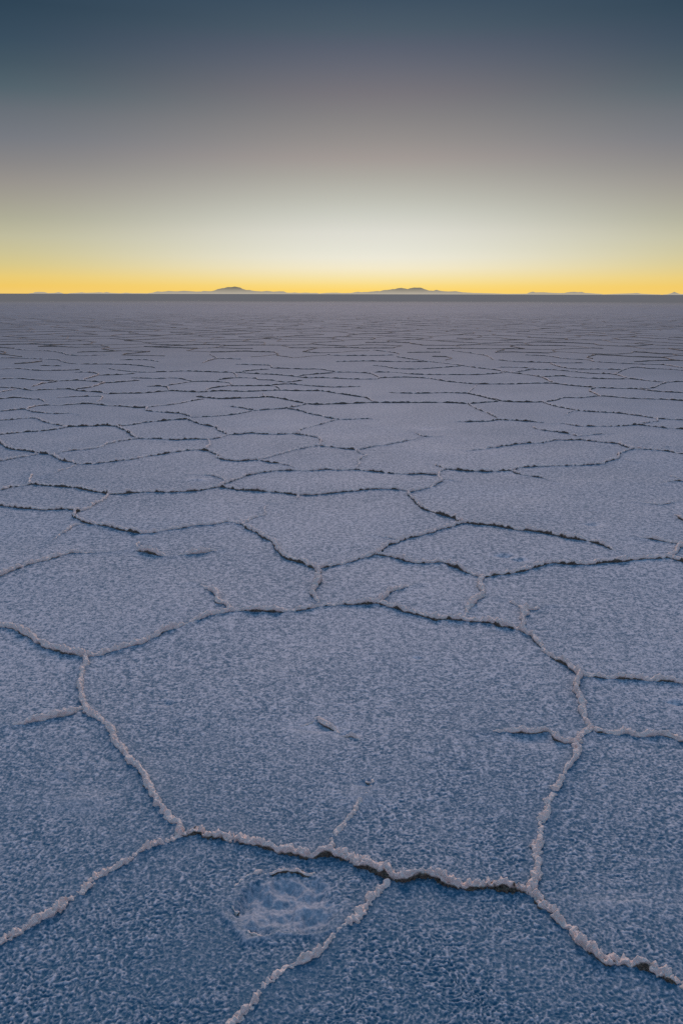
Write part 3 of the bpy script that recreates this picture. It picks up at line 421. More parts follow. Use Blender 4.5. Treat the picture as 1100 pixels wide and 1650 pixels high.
('salt_ridge', 0.94, 1.25, 0.93, 0.00, 0.00, 'ridges in the packed far rows', FAR_LABEL, [-0.686, 12.104, -0.520, 12.394, -0.257, 12.598, -0.054, 12.807]),
('salt_ridge', 0.94, 1.25, 0.93, 0.00, 0.00, 'ridges in the packed far rows', FAR_LABEL, [-1.659, 12.775, -1.458, 13.098, -1.195, 13.326]),
('salt_ridge', 0.94, 1.25, 0.93, 0.00, 0.00, 'ridges in the packed far rows', FAR_LABEL, [-0.314, 16.728, -0.094, 16.389, 0.661, 16.408, 1.075, 16.590]),
('salt_ridge', 0.94, 1.25, 0.93, 0.00, 0.00, 'ridges in the packed far rows', FAR_LABEL, [0.536, 14.077, 0.762, 13.835, 0.833, 13.599, 1.077, 13.374, 1.419, 13.495, 2.061, 13.986]),
('salt_ridge', 0.94, 1.25, 0.93, 0.00, 0.00, 'ridges in the packed far rows', FAR_LABEL, [2.436, 17.929, 2.779, 16.987, 2.931, 16.299, 2.871, 15.356]),
('salt_ridge', 0.94, 1.25, 0.93, 0.00, 0.00, 'ridges in the packed far rows', FAR_LABEL, [-0.119, 14.854, 0.444, 15.008, 0.966, 14.880, 1.631, 14.895]),
('salt_ridge', 0.94, 1.25, 0.93, 0.00, 0.00, 'ridges in the packed far rows', FAR_LABEL, [0.685, 18.082, 1.148, 17.126, 1.151, 16.592]),
('salt_ridge', 0.94, 1.25, 0.93, 0.00, 0.00, 'ridges in the packed far rows', FAR_LABEL, [-5.610, 13.233, -5.351, 13.351, -4.923, 13.027, -4.524, 13.035, -4.259, 13.150]),
('salt_ridge', 0.94, 1.25, 0.93, 0.00, 0.00, 'ridges in the packed far rows', FAR_LABEL, [-6.818, 15.573, -6.345, 15.584, -5.932, 15.442, -5.620, 15.299])
]


def resample(pts, ds):
    p = np.array(pts, float).reshape(-1, 2)
    # Catmull-Rom through the points, then even spacing
    q = np.vstack([2 * p[0] - p[1], p, 2 * p[-1] - p[-2]])
    out = []
    for i in range(1, len(q) - 2):
        t = np.linspace(0, 1, 24, endpoint=False)[:, None]
        a, b, c, d = q[i - 1], q[i], q[i + 1], q[i + 2]
        out.append(0.5 * (2 * b + (c - a) * t + (2 * a - 5 * b + 4 * c - d) * t ** 2 + (3 * b - a - 3 * c + d) * t ** 3))
    out.append(p[-1:]); c = np.vstack(out)
    s = np.concatenate([[0], np.cumsum(np.linalg.norm(np.diff(c, axis=0), axis=1))])
    n = max(6, int(s[-1] / ds) + 1)
    u = np.linspace(0, s[-1], n)
    return np.stack([np.interp(u, s, c[:, 0]), np.interp(u, s, c[:, 1])], 1), u


def swell(x, y):
    return 0.007 * perlin2(x / 0.45, y / 0.45, 12)


def ridge_geometry(pts, width, height, stain_shade, t0, t1, seed, ds, K):
    """one crooked pressure ridge: a half-round roll of crumbly salt standing on the crust"""
    q = np.array(pts, float).reshape(-1, 2)
    for e, nb, tpr in ((0, 1, t0), (-1, -2, t1)):     # run a little into the neighbour at a fork
        if tpr == 0:
            q[e] = q[e] + (q[e] - q[nb]) / (np.linalg.norm(q[e] - q[nb]) + 1e-9) * 0.008
    c, u = resample(q, ds)
    n = len(c); L = u[-1]
    rs = np.random.RandomState(seed)
    o = rs.uniform(0, 500, 8)
    n1 = lambda wl, k: perlin2(u / wl + o[k], np.full(n, o[k] * 0.7), 11 + k)
    tan = np.gradient(c, axis=0); tan /= np.linalg.norm(tan, axis=1)[:, None] + 1e-9
    nor = np.stack([-tan[:, 1], tan[:, 0]], 1)
    endfade = np.minimum(1, np.minimum(u, L - u) / 0.05)
    c = c + nor * ((0.011 * n1(0.11, 0) + 0.006 * n1(0.04, 1)) * endfade)[:, None]
    tp = np.ones(n)
    if t0 > 0: tp *= 0.12 + 0.88 * smooth(0, t0 * L, u) ** 0.8
    if t1 > 0: tp *= 0.12 + 0.88 * smooth(0, t1 * L, L - u) ** 0.8
    tp = tp * (0.35 + 0.65 * smooth(0, 0.012, np.minimum(u, L - u)))
    hw = 0.0058 * width * np.clip(1 + 0.50 * n1(0.075, 2) + 0.42 * n1(0.027, 3), 0.55, 1.7) * (0.25 + 0.75 * tp)
    hh = 0.0178 * height * np.clip(1 + 0.50 * n1(0.10, 4) + 0.50 * n1(0.032, 5) + 0.25 * n1(0.011, 3), 0.5, 2.0) * tp
    hw = np.maximum(hw, 0.003); hh = np.maximum(hh, 0.0015)
    lean = 0.45 * n1(0.13, 6) * hw
    ph = np.linspace(0, np.pi, K)
    cs = np.sign(np.cos(ph)) * np.abs(np.cos(ph)) ** 0.8; sn = np.sin(ph) ** 0.75
    lat = cs[None, :] * hw[:, None] + lean[:, None] * sn[None, :]
    # undercut flanks
    lat = lat * (1 + 0.30 * np.sin(ph * 2)[None, :] ** 2) * (1 - 0.28 * sn[None, :] ** 3)
    z = sn[None, :] * hh[:, None] - 0.006 * (1 - sn[None, :]) - 0.004
    v = np.zeros((n, K, 3))
    v[..., :2] = c[:, None, :] + nor[:, None, :] * lat[..., None]
    v[..., 2] = z
    flat = v.reshape(-1, 3)
    s0 = np.array([o[0], o[1], o[2]])
    # crumbs, at three sizes the mesh can carry
    dirn = np.zeros((n, K, 3)); dirn[..., :2] = nor[:, None, :] * np.cos(ph)[None, :, None]; dirn[..., 2] = np.sin(ph)[None, :]
    dirn = dirn.reshape(-1, 3)
    sz = (np.repeat(hw, K))
    disp = 0
    for wl, amp in ((0.026, 0.45), (0.0115, 1.25), (0.0050, 1.1)):
        k = np.clip((wl / ds - 1.5) / 2, 0, 1)
        if k > 0:
            q = (0.62 - worley3(flat / wl + s0, seed % 97) if wl > 0.02 else worley3(flat / wl + s0, seed % 89 + 7) - 0.45) if wl > 0.007 else vnoise3(flat / wl + s0, seed % 97)
            disp = disp + amp * k * q * (1 if wl < 0.007 else 1.7)
    w = np.repeat(sn[None, :], n, 0).ravel() ** 0.5
    flat = flat + dirn * (disp * sz * (0.25 + 0.75 * w))[:, None] if not np.isscalar(disp) else flat
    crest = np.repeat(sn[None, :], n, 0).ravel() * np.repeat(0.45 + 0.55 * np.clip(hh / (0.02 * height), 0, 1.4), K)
    run = np.repeat(0.5 + 0.5 * n1(0.16, 7) + 0.25 * n1(0.05, 1), K)
    snr = np.repeat(sn[None, :], n, 0).ravel()
    blot = vnoise3(flat / 0.035 + s0, 71) + 0.7 * vnoise3(flat / 0.013 + s0, 72)
    ends = np.repeat(np.clip(np.minimum(u, L - u) / 0.03, 0, 1), K)
    edge = 0.42 + 0.28 * np.clip(stain_shade, 0, 1.2) + 0.16 * blot * min(1, stain_shade + 0.3) + 0.10 * (run - 0.5)
    st = (0.62 + 0.36 * min(stain_shade, 1.2) + 0.12 * blot) * (1 - smooth(edge - 0.16, edge + 0.16, snr)) * (0.4 + 0.6 * ends)  # every ridge gets a dark lower flank: shaded side painted in, over real stains
    st = st + 0.45 * smooth(0.6, 1.2, blot) * min(stain_shade + 0.15, 1)
    i = np.arange(n - 1)[:, None] * K + np.arange(K - 1)[None, :]
    f = np.stack([i, i + 1, i + K + 1, i + K], -1).reshape(-1, 4)
    return flat, f, crest, st


def tag(o, label=None, cat=None, group=None, kind=None):
    for k, v in (('label', label), ('category', cat), ('group', group), ('kind', kind)):
        if v:
            o[k] = v
    return o


CAT = {'salt_ridge': 'salt ridge', 'crust_flake': 'salt crust', 'crust_lip': 'salt crust'}
NEAR = []
for k, (name, w, h, st, t0, t1, group, label, pts) in enumerate(RIDGES):
    p = np.array(pts).reshape(-1, 2)
    d = float(np.median(np.linalg.norm(p, axis=1)))
    ds = max(0.0014, d * 0.0010) if d < 9 else d * 0.0030
    K = 32 if d < 2.2 else 22 if d < 4 else 12 if d < 9 else 7
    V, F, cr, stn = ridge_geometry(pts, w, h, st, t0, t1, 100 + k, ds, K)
    rv = np.hypot(V[:, 0], V[:, 1]); V[:, 2] += swell(V[:, 0], V[:, 1]) * smooth(9, 7, rv)
    base = V[:, :2].mean(0)
    V[:, 0] -= base[0]; V[:, 1] -= base[1]
    o = grid_mesh(name, V, F, {'crest': cr, 'stain_shade': stn}, M_RIDGE)
    o.location = (base[0], base[1], 0)
    tag(o, label, CAT[name], group or None)
    if d < 9 and name == 'salt_ridge':
        NEAR.append((p, w))

# beyond the traced plates the same net goes on: a honeycomb with shaken corners
EDGE = 0.80
rows_j = int(105 / (EDGE * 1.5))
rs = np.random.RandomState(17)
ii, jj = np.meshgrid(np.arange(-75, 76), np.arange(-2, rows_j + 2), indexing='ij')
cx = ii * EDGE * math.sqrt(3) + (jj % 2) * EDGE * math.sqrt(3) / 2
cy = jj * EDGE * 1.5
up = np.stack([cx, cy + EDGE / 2], -1) + rs.normal(0, 0.24, cx.shape + (2,)) * EDGE
dn = np.stack([cx, cy - EDGE / 2], -1) + rs.normal(0, 0.24, cx.shape + (2,)) * EDGE
ea, eb = [], []
for j in range(jj.shape[1] - 1):
    ea.append(dn[1:-1, j]); eb.append(up[1:-1, j])
    s = 0 if j % 2 == (-2) % 2 else 1
    s = (jj[0, j] % 2)
    ea.append(up[1:-1, j]); eb.append(dn[s:s - 2 if s < 2 else None, j + 1])
    ea.append(up[1:-1, j]); eb.append(dn[s + 1:(s - 1) or None, j + 1])
ea = np.vstack(ea); eb = np.vstack(eb)
mid = (ea + eb) / 2
dm = np.linalg.norm(mid, axis=1); azm = np.degrees(np.arctan2(mid[:, 0], mid[:, 1]))
known = np.vstack([np.vstack([np.array(p[-1]).reshape(-1, 2)[:-1] * (1 - t) + np.array(p[-1]).reshape(-1, 2)[1:] * t for t in (0, .2, .4, .6, .8, 1)]) for p in RIDGES])
clear = np.ones(len(mid), bool)
for q in np.array_split(np.arange(len(mid)), 40):
    sel = q[dm[q] < 30]
    if len(sel):
        clear[sel] = np.sqrt(((mid[sel][:, None] - known[None]) ** 2).sum(-1)).min(1) > 0.55
keep = (dm < 100) & (mid[:, 1] > 0.4) & (np.abs(azm) < 64) & (rs.rand(len(mid)) > 0.12) & clear
keep &= (dm > 15.5) | ((np.abs(azm) > 31) & (dm > 4.5))
ea, eb, mid, dm, azm = ea[keep], eb[keep], mid[keep], dm[keep], azm[keep]


def web_geometry(a, b, S, K, seed):
    rs = np.random.RandomState(seed)
    t = np.linspace(0, 1, S)
    L = np.linalg.norm(b - a, axis=1); nn = np.stack([-(b - a)[:, 1], (b - a)[:, 0]], 1)
    bow = rs.uniform(-0.12, 0.12, len(a)); bow2 = rs.uniform(-0.06, 0.06, len(a))
    off = bow[:, None] * np.sin(np.pi * t)[None] + bow2[:, None] * np.sin(2 * np.pi * t)[None] + rs.normal(0, 0.012, (len(a), S)) * (np.sin(np.pi * t) > 0.01)
    c = a[:, None] * (1 - t)[None, :, None] + b[:, None] * t[None, :, None] + nn[:, None] * off[..., None]
    lat = nn / L[:, None]
    hw = 0.0125 * rs.uniform(0.6, 1.3, (len(a), S)); hh = 0.019 * rs.uniform(0.6, 1.4, (len(a), 1)) * np.clip(1.15 - np.linalg.norm(a, axis=1)[:, None] / 62, 0.2, 1) * rs.uniform(0.75, 1.2, (len(a), S))
    ph = np.linspace(0, np.pi, K)
    v = np.zeros((len(a), S, K, 3))
    v[..., :2] = c[:, :, None] + lat[:, None, None] * (np.cos(ph)[None, None] * hw[..., None])[..., None]
    v[..., 2] = np.sin(ph)[None, None] * hh[..., None] - 0.002
    n = len(a)
    q = (np.arange(n)[:, None, None] * S + np.arange(S - 1)[None, :, None]) * K + np.arange(K - 1)[None, None]
    f = np.stack([q, q + 1, q + K + 1, q + K], -1).reshape(-1, 4)
    cr = np.broadcast_to(np.sin(ph), (n, S, K)).ravel() * 0.8
    st = (1.0 * rs.uniform(0.7, 1.1, (n, S, 1)) * (1.15 - 0.75 * np.sin(ph) ** 3)[None, None]).ravel()  # dark lower flanks: shade painted into the far ridges
    return v.reshape(-1, 3), f, cr, st


seen = np.abs(azm) < 24
rank = np.argsort(np.where(seen, dm, dm + 1000))
n_single = 298 - sum(1 for p in RIDGES if p[0] == 'salt_ridge')
for k in rank[:n_single]:
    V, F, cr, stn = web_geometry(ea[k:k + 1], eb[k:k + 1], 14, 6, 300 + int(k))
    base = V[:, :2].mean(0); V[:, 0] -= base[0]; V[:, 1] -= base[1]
    o = grid_mesh('salt_ridge', V, F, {'crest': cr, 'stain_shade': stn}, M_RIDGE)
    o.location = (base[0], base[1], 0)
    tag(o, FAR_LABEL, 'salt ridge', 'ridges in the packed far rows')
rest = rank[n_single:]
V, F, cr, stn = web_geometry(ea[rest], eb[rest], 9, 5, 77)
web = grid_mesh('salt_ridges', V, F, {'crest': cr, 'stain_shade': stn}, M_RIDGE)
tag(web, 'dense net of hair thin dark ridges merging just below the horizon', 'salt ridges', None, 'stuff')

# ---------------------------------------------------------------- the salt flat: one sheet to the horizon
G0x, G0y, GW, GH, GS = -5.0, 0.4, 10.0, 9.0, 0.01
nx, ny = int(GW / GS), int(GH / GS)
prox = np.full((ny, nx), 1.0, np.float32)
sx, sy = [], []
for p, w in NEAR:
    c, u = resample(p, 0.01)
    sx.append(c[:, 0]); sy.append(c[:, 1])
sx = np.concatenate(sx); sy = np.concatenate(sy)
R = 12
for dx in range(-R, R + 1):
    for dy in range(-R, R + 1):
        ix = np.floor((sx - G0x) / GS).astype(int) + dx; iy = np.floor((sy - G0y) / GS).astype(int) + dy
        ok = (ix >= 0) & (ix < nx) & (iy >= 0) & (iy < ny)
        ix, iy, ax, ay = ix[ok], iy[ok], sx[ok], sy[ok]
        d = np.hypot(G0x + (ix + .5) * GS - ax, G0y + (iy + .5) * GS - ay)
        np.minimum.at(prox, (iy, ix), d)


def ridge_dist(x, y):
    fx = np.clip((x - G0x) / GS - .5, 0, nx - 1.001); fy = np.clip((y - G0y) / GS - .5, 0, ny - 1.001)
    ix = fx.astype(int); iy = fy.astype(int); u = fx - ix; v = fy - iy
    d = (prox[iy, ix] * (1 - u) + prox[iy, ix + 1] * u) * (1 - v) + (prox[iy + 1, ix] * (1 - u) + prox[iy + 1, ix + 1] * u) * v
    out = (x < G0x) | (x > G0x + GW) | (y < G0y) | (y > G0y + GH)
    return np.where(out, 1.0, d)


# sunken spots in the crust: x, y, half width, half depth, how deep, kind
HOLLOWS = [
(-0.110, 1.357, 0.111, 0.093, 0.0130, 'bowl'),
(0.777, 3.617, 0.048, 0.033, 0.0160, 'dent'),
(0.835, 3.553, 0.041, 0.027, 0.0140, 'dent'),
(1.361, 4.143, 0.044, 0.036, 0.0120, 'dent'),
(-0.052, 2.043, 0.068, 0.031, 0.0080, 'dent'),
(0.019, 2.006, 0.039, 0.016, 0.0070, 'dent'),
(0.550, 1.969, 0.086, 0.029, 0.0050, 'dent'),
(0.047, 1.713, 0.061, 0.035, 0.0040, 'bump'),
(0.064, 1.767, 0.022, 0.013, 0.0100, 'dent'),
(1.029, 2.195, 0.030, 0.015, 0.0120, 'dent'),
(0.570, 1.352, 0.070, 0.027, 0.0050, 'bump'),
(-0.638, 1.698, 0.068, 0.040, 0.0050, 'bump'),
(-0.718, 1.822, 0.026, 0.028, 0.0060, 'bump'),
(-0.527, 2.181, 0.017, 0.015, 0.0070, 'dent'),
(0.260, 2.497, 0.017, 0.014, 0.0070, 'dent'),
(1.164, 5.409, 0.060, 0.040, 0.0080, 'dent'),
(-0.953, 5.181, 0.058, 0.037, 0.0100, 'bump'),
(0.806, 7.344, 0.104, 0.071, 0.0100, 'dent')
]
dense = np.radians(np.linspace(-32, 32, 840))
wings = np.radians(np.linspace(32.15, 56, 160)); coarse = np.radians(np.arange(58, 303, 3.0))
th = np.concatenate([dense, wings, coarse, 2 * np.pi - wings[::-1]])
wide = np.concatenate([np.full(len(dense), 0.0014), np.full(len(wings), 0.0027), np.full(len(coarse), 0.055), np.full(len(wings), 0.0027)])   # angle between columns
r1 = 0.85 * np.exp(np.arange(0, math.log(2.6 / 0.85), 0.00135))
r1 = np.concatenate([r1, r1[-1] * np.exp(np.arange(1, 560) * 0.0018)])
r2 = r1[-1] * np.exp(np.arange(1, 430) * 0.005)
r3 = r2[-1] * np.exp(np.arange(1, 200) * 0.045); r3 = r3[r3 < 90000]
rr = np.concatenate([[0.02, 0.2, 0.4, 0.6, 0.75], r1, r2, r3])
A, B = len(rr), len(th)
RR, TT = np.meshgrid(rr, th, indexing='ij')
X = (RR * np.sin(TT)).ravel(); Y = (RR * np.cos(TT)).ravel()
rad = RR.ravel()
Z = np.zeros_like(X); grain = np.zeros_like(X); damp_shade = np.zeros_like(X); polish = np.zeros_like(X)
I = np.where((rad < 60) & (rad > 0.7))[0]
x, y, rI = X[I], Y[I], rad[I]
space = np.where(rI < 2.6, rI * 0.00135, np.where(rI < 7, rI * 0.0018, rI * 0.005))
space = np.maximum(space, rI * np.broadcast_to(wide[None, :], RR.shape).ravel()[I])
rd = ridge_dist(x, y)
near = np.exp(-(rd / 0.030) ** 2)
calm = 1 - 0.62 * near
lift = np.zeros_like(x)
wx = x + 0.008 * perlin2(x / 0.06, y / 0.06, 3) + 0.002 * perlin2(x / 0.014, y / 0.014, 13)
wy = y + 0.008 * perlin2(x / 0.06, y / 0.06, 4) + 0.002 * perlin2(x / 0.014, y / 0.014, 14)
patchy = 1 + 0.55 * perlin2(x / 0.16, y / 0.16, 21) + 0.3 * perlin2(x / 0.7, y / 0.7, 22)
smoothspot = np.zeros_like(x); pit = np.zeros_like(x)
for hx, hy, ha, hb, deep, kind in HOLLOWS:
    ex = (x - hx) / ha; ey = (y - hy) / hb
    q = np.hypot(ex, ey) + 0.22 * perlin2(x / (ha * 0.7), y / (hb * 0.7), 31) + 0.08 * perlin2(x / (ha * .25), y / (hb * .25), 32)
    if kind == 'bowl':
        body = 1 - smooth(0.72, 1.08, q)
        rim = np.exp(-((q - 1.05) / 0.13) ** 2) * (0.5 - 0.5 * np.clip(ey, -1, 1))
        lump = 2.0 * perlin2(x / 0.062, y / 0.070, 33) + 1.3 * perlin2(x / 0.027, y / 0.031, 34) + 0.5 * perlin2(x / 0.011, y / 0.013, 35)
        pit += -deep * body * (0.55 + 0.45 * smooth(-0.6, 0.9, ey)) + deep * 0.55 * body * lump + 0.0075 * rim
        smoothspot = np.maximum(smoothspot, np.maximum(body, 0.75 * rim))
    else:
        body = np.exp(-q ** 2 * 1.4)
        pit += -deep * body * (1 if kind == 'dent' else -1)
        smoothspot = np.maximum(smoothspot, (0.5 if kind == 'dent' else 0.4) * np.exp(-(q / 1.5) ** 2))
amp = calm * np.clip(patchy, 0.35, 1.9) * (1 - 0.80 * smoothspot)


def octave(wl, seed, ridged=False):
    k = np.clip((wl / space - 1.6) / 1.6, 0, 1)
    v = perlin2(wx / wl, wy / wl, seed)
    return k * ((1 - 3.2 * np.abs(v)) if ridged else v)


m0 = 0.11 * octave(0.05, 5) + 0.18 * octave(0.022, 6) + 0.34 * octave(0.0105, 7) + 0.64 * octave(0.0064, 8) + 0.74 * octave(0.0041, 9)
Z[I] = 0.0033 * amp * m0 + np.where(rI < 9, swell(x, y), 0) * smooth(9, 7, rI) + pit + 0.0035 * near
grain[I] = m0 * np.clip(amp, 0, 1.3) + 0.40 * smoothspot - 0.12 * near
damp_shade[I] = np.clip(0.35 * np.exp(-(rd / 0.04) ** 2) + 0.35 * perlin2(x / 0.9, y / 0.9, 41) , 0, 1) * (1 - 0.9 * smoothspot)  # ridge-side term is contact shade put into the colour, noise term is damp
polish[I] = np.clip(smoothspot, 0, 1)
V = np.stack([X, Y, Z], 1)
i = np.arange(A - 1)[:, None] * B + np.arange(B)[None, :]
j = np.arange(A - 1)[:, None] * B + (np.arange(B)[None, :] + 1) % B
F = np.stack([i, i + B, j + B, j], -1).reshape(-1, 4)
V = np.vstack([V, [[0, 0, 0]]])
capf = np.array([[len(V) - 1, k, (k + 1) % B, (k + 2) % B] for k in range(0, B - 1, 2)])
grain = np.append(grain, 0); damp_shade = np.append(damp_shade, 0); polish = np.append(polish, 0)
ground = grid_mesh('ground', V, np.vstack([F, capf]), {'grain': grain, 'damp_shade': damp_shade, 'polish': polish}, M_GROUND)
tag(ground, 'rough bluish white salt crust of the flat, split into polygon plates', None, None, 'structure')

# ---------------------------------------------------------------- hills far across the flat
HILLS = [   # label, distance, list of (azimuth in degrees, height in metres)
('tiny low hill far off at the left end of the horizon', 30000, [(-20.776, 10), (-20.474, 24), (-20.361, 53), (-20.019, 57), (-19.753, 49), (-19.562, 20), (-19.178, 25), (-18.909, 53), (-18.677, 19), (-18.561, 8)]),
('row of very low faint hills between the left end and the first mountain', 30000, [(-18.406, 12), (-17.744, 31), (-17.470, 46), (-17.156, 31), (-16.762, 37), (-16.366, 50), (-16.088, 38), (-15.889, 59), (-15.650, 33), (-14.969, 19), (-14.606, 38), (-14.162, 21), (-13.349, 21), (-12.900, 15)]),
('left of the two hazy mountains, with a blunt peaked top', 22000, [(-13.553, 8), (-12.900, 31), (-12.572, 72), (-12.243, 62), (-11.831, 75), (-11.376, 69), (-10.879, 78), (-10.463, 75), (-10.046, 63), (-9.670, 60), (-9.502, 79), (-8.999, 79), (-8.788, 85), (-8.578, 126), (-8.325, 151), (-8.030, 177), (-7.818, 180), (-7.480, 192), (-7.183, 202), (-7.014, 177), (-6.844, 136), (-6.547, 104), (-6.334, 104), (-6.036, 79), (-5.524, 73), (-5.183, 79), (-4.755, 67), (-4.413, 76), (-4.027, 76), (-3.813, 41), (-3.556, 38), (-3.255, 48), (-2.955, 32), (-2.525, 41), (-2.181, 32), (-1.665, 38), (-1.321, 19)]),
('right of the two hazy mountains, long and flat topped', 22000, [(-1.966, 10), (-1.106, 32), (-0.374, 48), (-0.029, 32), (0.660, 38), (1.091, 64), (1.349, 51), (1.779, 67), (2.295, 83), (2.639, 83), (2.897, 118), (3.240, 127), (3.669, 149), (3.927, 175), (4.269, 175), (4.526, 156), (4.826, 174), (5.424, 174), (5.722, 136), (6.063, 105), (6.318, 98), (6.531, 127), (6.786, 98), (7.083, 82), (7.591, 82), (7.845, 85), (8.183, 66), (8.604, 54), (9.276, 41), (10.613, 28), (11.856, 12)]),
('low twin humped hill between the flat topped mountain and the right end', 26000, [(10.613, 15), (11.938, 26), (12.596, 29), (12.760, 66), (13.005, 95), (13.169, 70), (13.576, 70), (13.901, 66), (14.306, 55), (14.710, 51), (15.031, 55), (15.272, 76), (15.592, 94), (15.911, 80), (16.150, 90), (16.388, 54), (16.901, 40), (17.686, 18)]),
('faint low hill near the right end of the horizon', 30000, [(17.412, 10), (18.076, 25), (18.851, 45), (19.351, 53), (19.657, 61), (19.885, 37), (20.568, 20), (21.169, 12)]),
('tiny pointed hill at the right end of the horizon', 30000, [(21.169, 10), (21.468, 20), (21.691, 53), (21.877, 101), (22.062, 60), (22.246, 28), (22.797, 24), (23.525, 10)])
]
for k, (label, D, prof) in enumerate(HILLS):
    az = np.radians([p[0] for p in prof]); hz = np.array([p[1] for p in prof], float)
    n = max(60, int((az[-1] - az[0]) * D / 25)); m = 26
    aa = np.linspace(az[0], az[-1], n)
    hh = np.interp(aa, az, hz)
    ridge_n = perlin2(aa * D / 260, np.full(n, 3.3 + k), 50) + 0.6 * perlin2(aa * D / 90, np.full(n, 7.1), 51)
    hh = hh * (1 + 0.10 * ridge_n) * smooth(0, 0.04, np.minimum(aa - az[0], az[-1] - aa) / (az[-1] - az[0]))
    vv = []
    depth = 900.0
    for t in np.linspace(-1, 1, m):
        d = D + t * depth + 260 * perlin2(aa * D / 500, np.full(n, t * 2.0), 52)
        q = (1 - abs(t)) ** 0.85
        spur = 1 + 0.35 * (1 - q) * perlin2(aa * D / 200, np.full(n, t * 1.5), 53)
        z = hh * q * spur * d / D - 1.0
        vv.append(np.stack([d * np.sin(aa), d * np.cos(aa), z], 1))
    vv = np.vstack(vv)
    i = np.arange(m - 1)[:, None] * n + np.arange(n - 1)[None, :]
    f = np.stack([i, i + 1, i + n + 1, i + n], -1).reshape(-1, 4)
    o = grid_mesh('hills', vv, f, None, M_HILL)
    tag(o, label, None, None, 'structure')

# ---------------------------------------------------------------- sky after sunset
world = bpy.data.worlds.new('World'); sc.world = world; world.use_nodes = True
n = N(world.node_tree)
bg = world.node_tree.nodes['Background']
tc = n.new('ShaderNodeTexCoord').outputs['Generated']
nm = n.new('ShaderNodeVectorMath', operation='NORMALIZE'); n.link(tc, nm.inputs[0])
sp = n.new('ShaderNodeSeparateXYZ'); n.link(nm.outputs[0], sp.inputs[0])
el = n.math('SQRT', n.math('MAXIMUM', sp.outputs[2], 0.0))


def ramp(stops):
    r = n.new('ShaderNodeValToRGB'); cr = r.color_ramp; cr.interpolation = 'LINEAR'
    cr.elements[0].position = stops[0][0]; cr.elements[0].color = stops[0][1] + (1,)
    cr.elements[1].position = stops[-1][0]; cr.elements[1].color = stops[-1][1] + (1,)
    for p, c in stops[1:-1]:
        e = cr.elements.new(p); e.color = c + (1,)
    n.link(el, r.inputs[0])
    return r.outputs[0]


SKY_GLOW = [
(0.0000, (0.9560, 0.6584, 0.1559)),
(0.0664, (0.9560, 0.6584, 0.1559)),
(0.1009, (0.9387, 0.7011, 0.2232)),
(0.1371, (0.9047, 0.7605, 0.3916)),
(0.1739, (0.8796, 0.8070, 0.5906)),
(0.2056, (0.8228, 0.7991, 0.6795)),
(0.2299, (0.7682, 0.7605, 0.6654)),
(0.2650, (0.7157, 0.7084, 0.6376)),
(0.3014, (0.5906, 0.5972, 0.5333)),
(0.3282, (0.5029, 0.5029, 0.4452)),
(0.3618, (0.4072, 0.3916, 0.3515)),
(0.3878, (0.3515, 0.3140, 0.2961)),
(0.4117, (0.2874, 0.2664, 0.2582)),
(0.4373, (0.2307, 0.2195, 0.2232)),
(0.4642, (0.1812, 0.1714, 0.1912)),
(0.4917, (0.1274, 0.1356, 0.1714)),
(0.5088, (0.0976, 0.1144, 0.1559)),
(0.5248, (0.0704, 0.1022, 0.1384)),
(0.5473, (0.0482, 0.0802, 0.1195)),
(0.6500, (0.0500, 0.0900, 0.1500)),
(0.8000, (0.1000, 0.2450, 0.4200)),
(1.0000, (0.1000, 0.2450, 0.4200))
]
SKY_SIDE = [
(0.0000, (0.8879, 0.5906, 0.1559)),
(0.0448, (0.8879, 0.5906, 0.1559)),
(0.0934, (0.8714, 0.5776, 0.1274)),
(0.1369, (0.8070, 0.5906, 0.1714)),
(0.1790, (0.6724, 0.5647, 0.2423)),
(0.2126, (0.5906, 0.5333, 0.2918)),
(0.2480, (0.5149, 0.4910, 0.3278)),
(0.2843, (0.4125, 0.4020, 0.2961)),
(0.3160, (0.3515, 0.3325, 0.2747)),
(0.3444, (0.2961, 0.2747, 0.2542)),
(0.3702, (0.2346, 0.2270, 0.2307)),
(0.4014, (0.1714, 0.1845, 0.2122)),
(0.4330, (0.1274, 0.1500, 0.1779)),
(0.4555, (0.0782, 0.1195, 0.1470)),
(0.4793, (0.0513, 0.0887, 0.1195)),
(0.5013, (0.0356, 0.0704, 0.1070)),
(0.5315, (0.0242, 0.0529, 0.0865)),
(0.6500, (0.0450, 0.0850, 0.1500)),
(0.8000, (0.1000, 0.2450, 0.4200)),
(1.0000, (0.1000, 0.2450, 0.4200))
]
SKY_BACK = [
(0.000, (0.5700, 0.4900, 0.5800)),
(0.250, (0.6400, 0.5400, 0.6400)),
(0.400, (0.4300, 0.4300, 0.5600)),
(0.600, (0.1900, 0.3000, 0.4900)),
(0.800, (0.1000, 0.2450, 0.4200)),
(1.000, (0.1000, 0.2450, 0.4200))
]
glow = ramp(SKY_GLOW); side = ramp(SKY_SIDE); back = ramp(SKY_BACK)
hd = n.math('SQRT', n.math('ADD', n.math('ADD', n.math('MULTIPLY', sp.outputs[0], sp.outputs[0]), n.math('MULTIPLY', sp.outputs[1], sp.outputs[1])), 1e-8))
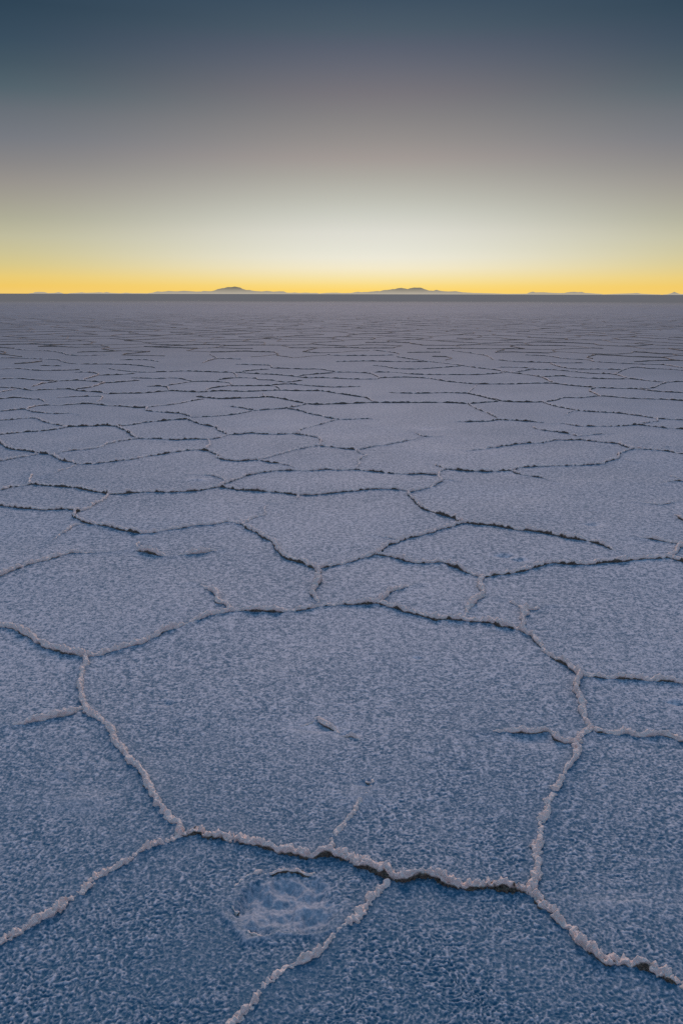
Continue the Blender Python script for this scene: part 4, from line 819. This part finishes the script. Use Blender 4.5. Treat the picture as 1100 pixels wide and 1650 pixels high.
dot = n.math('ADD', n.math('MULTIPLY', sp.outputs[0], math.sin(GLOW_AZ)), n.math('MULTIPLY', sp.outputs[1], math.cos(GLOW_AZ)))
ang = n.math('ARCCOSINE', n.math('MINIMUM', n.math('DIVIDE', dot, hd), 1.0))
s1 = n.rng(ang, 0.0, math.radians(27), 0, 1, 'SMOOTHSTEP')
s2 = n.rng(ang, math.radians(30), math.radians(110), 0, 1, 'SMOOTHSTEP')
skyc = n.mix(s2, n.mix(s1, glow, side), back)
air = n.new('ShaderNodeTexSky'); air.sky_type = 'NISHITA'; air.sun_disc = False
air.sun_elevation = SUN_EL; air.sun_rotation = GLOW_AZ; air.altitude = 3650
air_d = n.mix(1.0, air.outputs[0], (0.002, 0.002, 0.002), 'MULTIPLY')
n.link(n.mix(1.0, skyc, air_d, 'ADD'), bg.inputs['Color'])
bg.inputs['Strength'].default_value = 1.0

sun = bpy.data.lights.new('added_glow', 'SUN'); so = bpy.data.objects.new('added_glow', sun); col.objects.link(so)
sun.energy = 1.35; sun.angle = math.radians(26); sun.color = (1.0, 0.75, 0.66)
e2 = math.radians(33)  # lamp added well above the real glow, to shorten the ridge shadows
to_lamp = Vector((math.sin(GLOW_AZ) * math.cos(e2), math.cos(GLOW_AZ) * math.cos(e2), math.sin(e2)))
so.rotation_euler = to_lamp.to_track_quat('Z', 'Y').to_euler()
so.location = (0, 20, 30)

# ---------------------------------------------------------------- camera
cam = bpy.data.cameras.new('camera'); co = bpy.data.objects.new('camera', cam); col.objects.link(co)
cam.sensor_fit = 'VERTICAL'; cam.sensor_height = 36; cam.lens = 28
cam.clip_start = 0.02; cam.clip_end = 300000
co.location = (0, 0, EYE)
from mathutils import Matrix
co.rotation_mode = 'QUATERNION'
co.rotation_quaternion = (Matrix.Rotation(math.radians(90 - 15.2967), 3, 'X') @ Matrix.Rotation(math.radians(0.110), 3, 'Z')).to_quaternion()
cam.dof.use_dof = False; cam.dof.focus_distance = 2.9; cam.dof.aperture_fstop = 7.0
sc.camera = co
sc.cycles.use_denoising = False
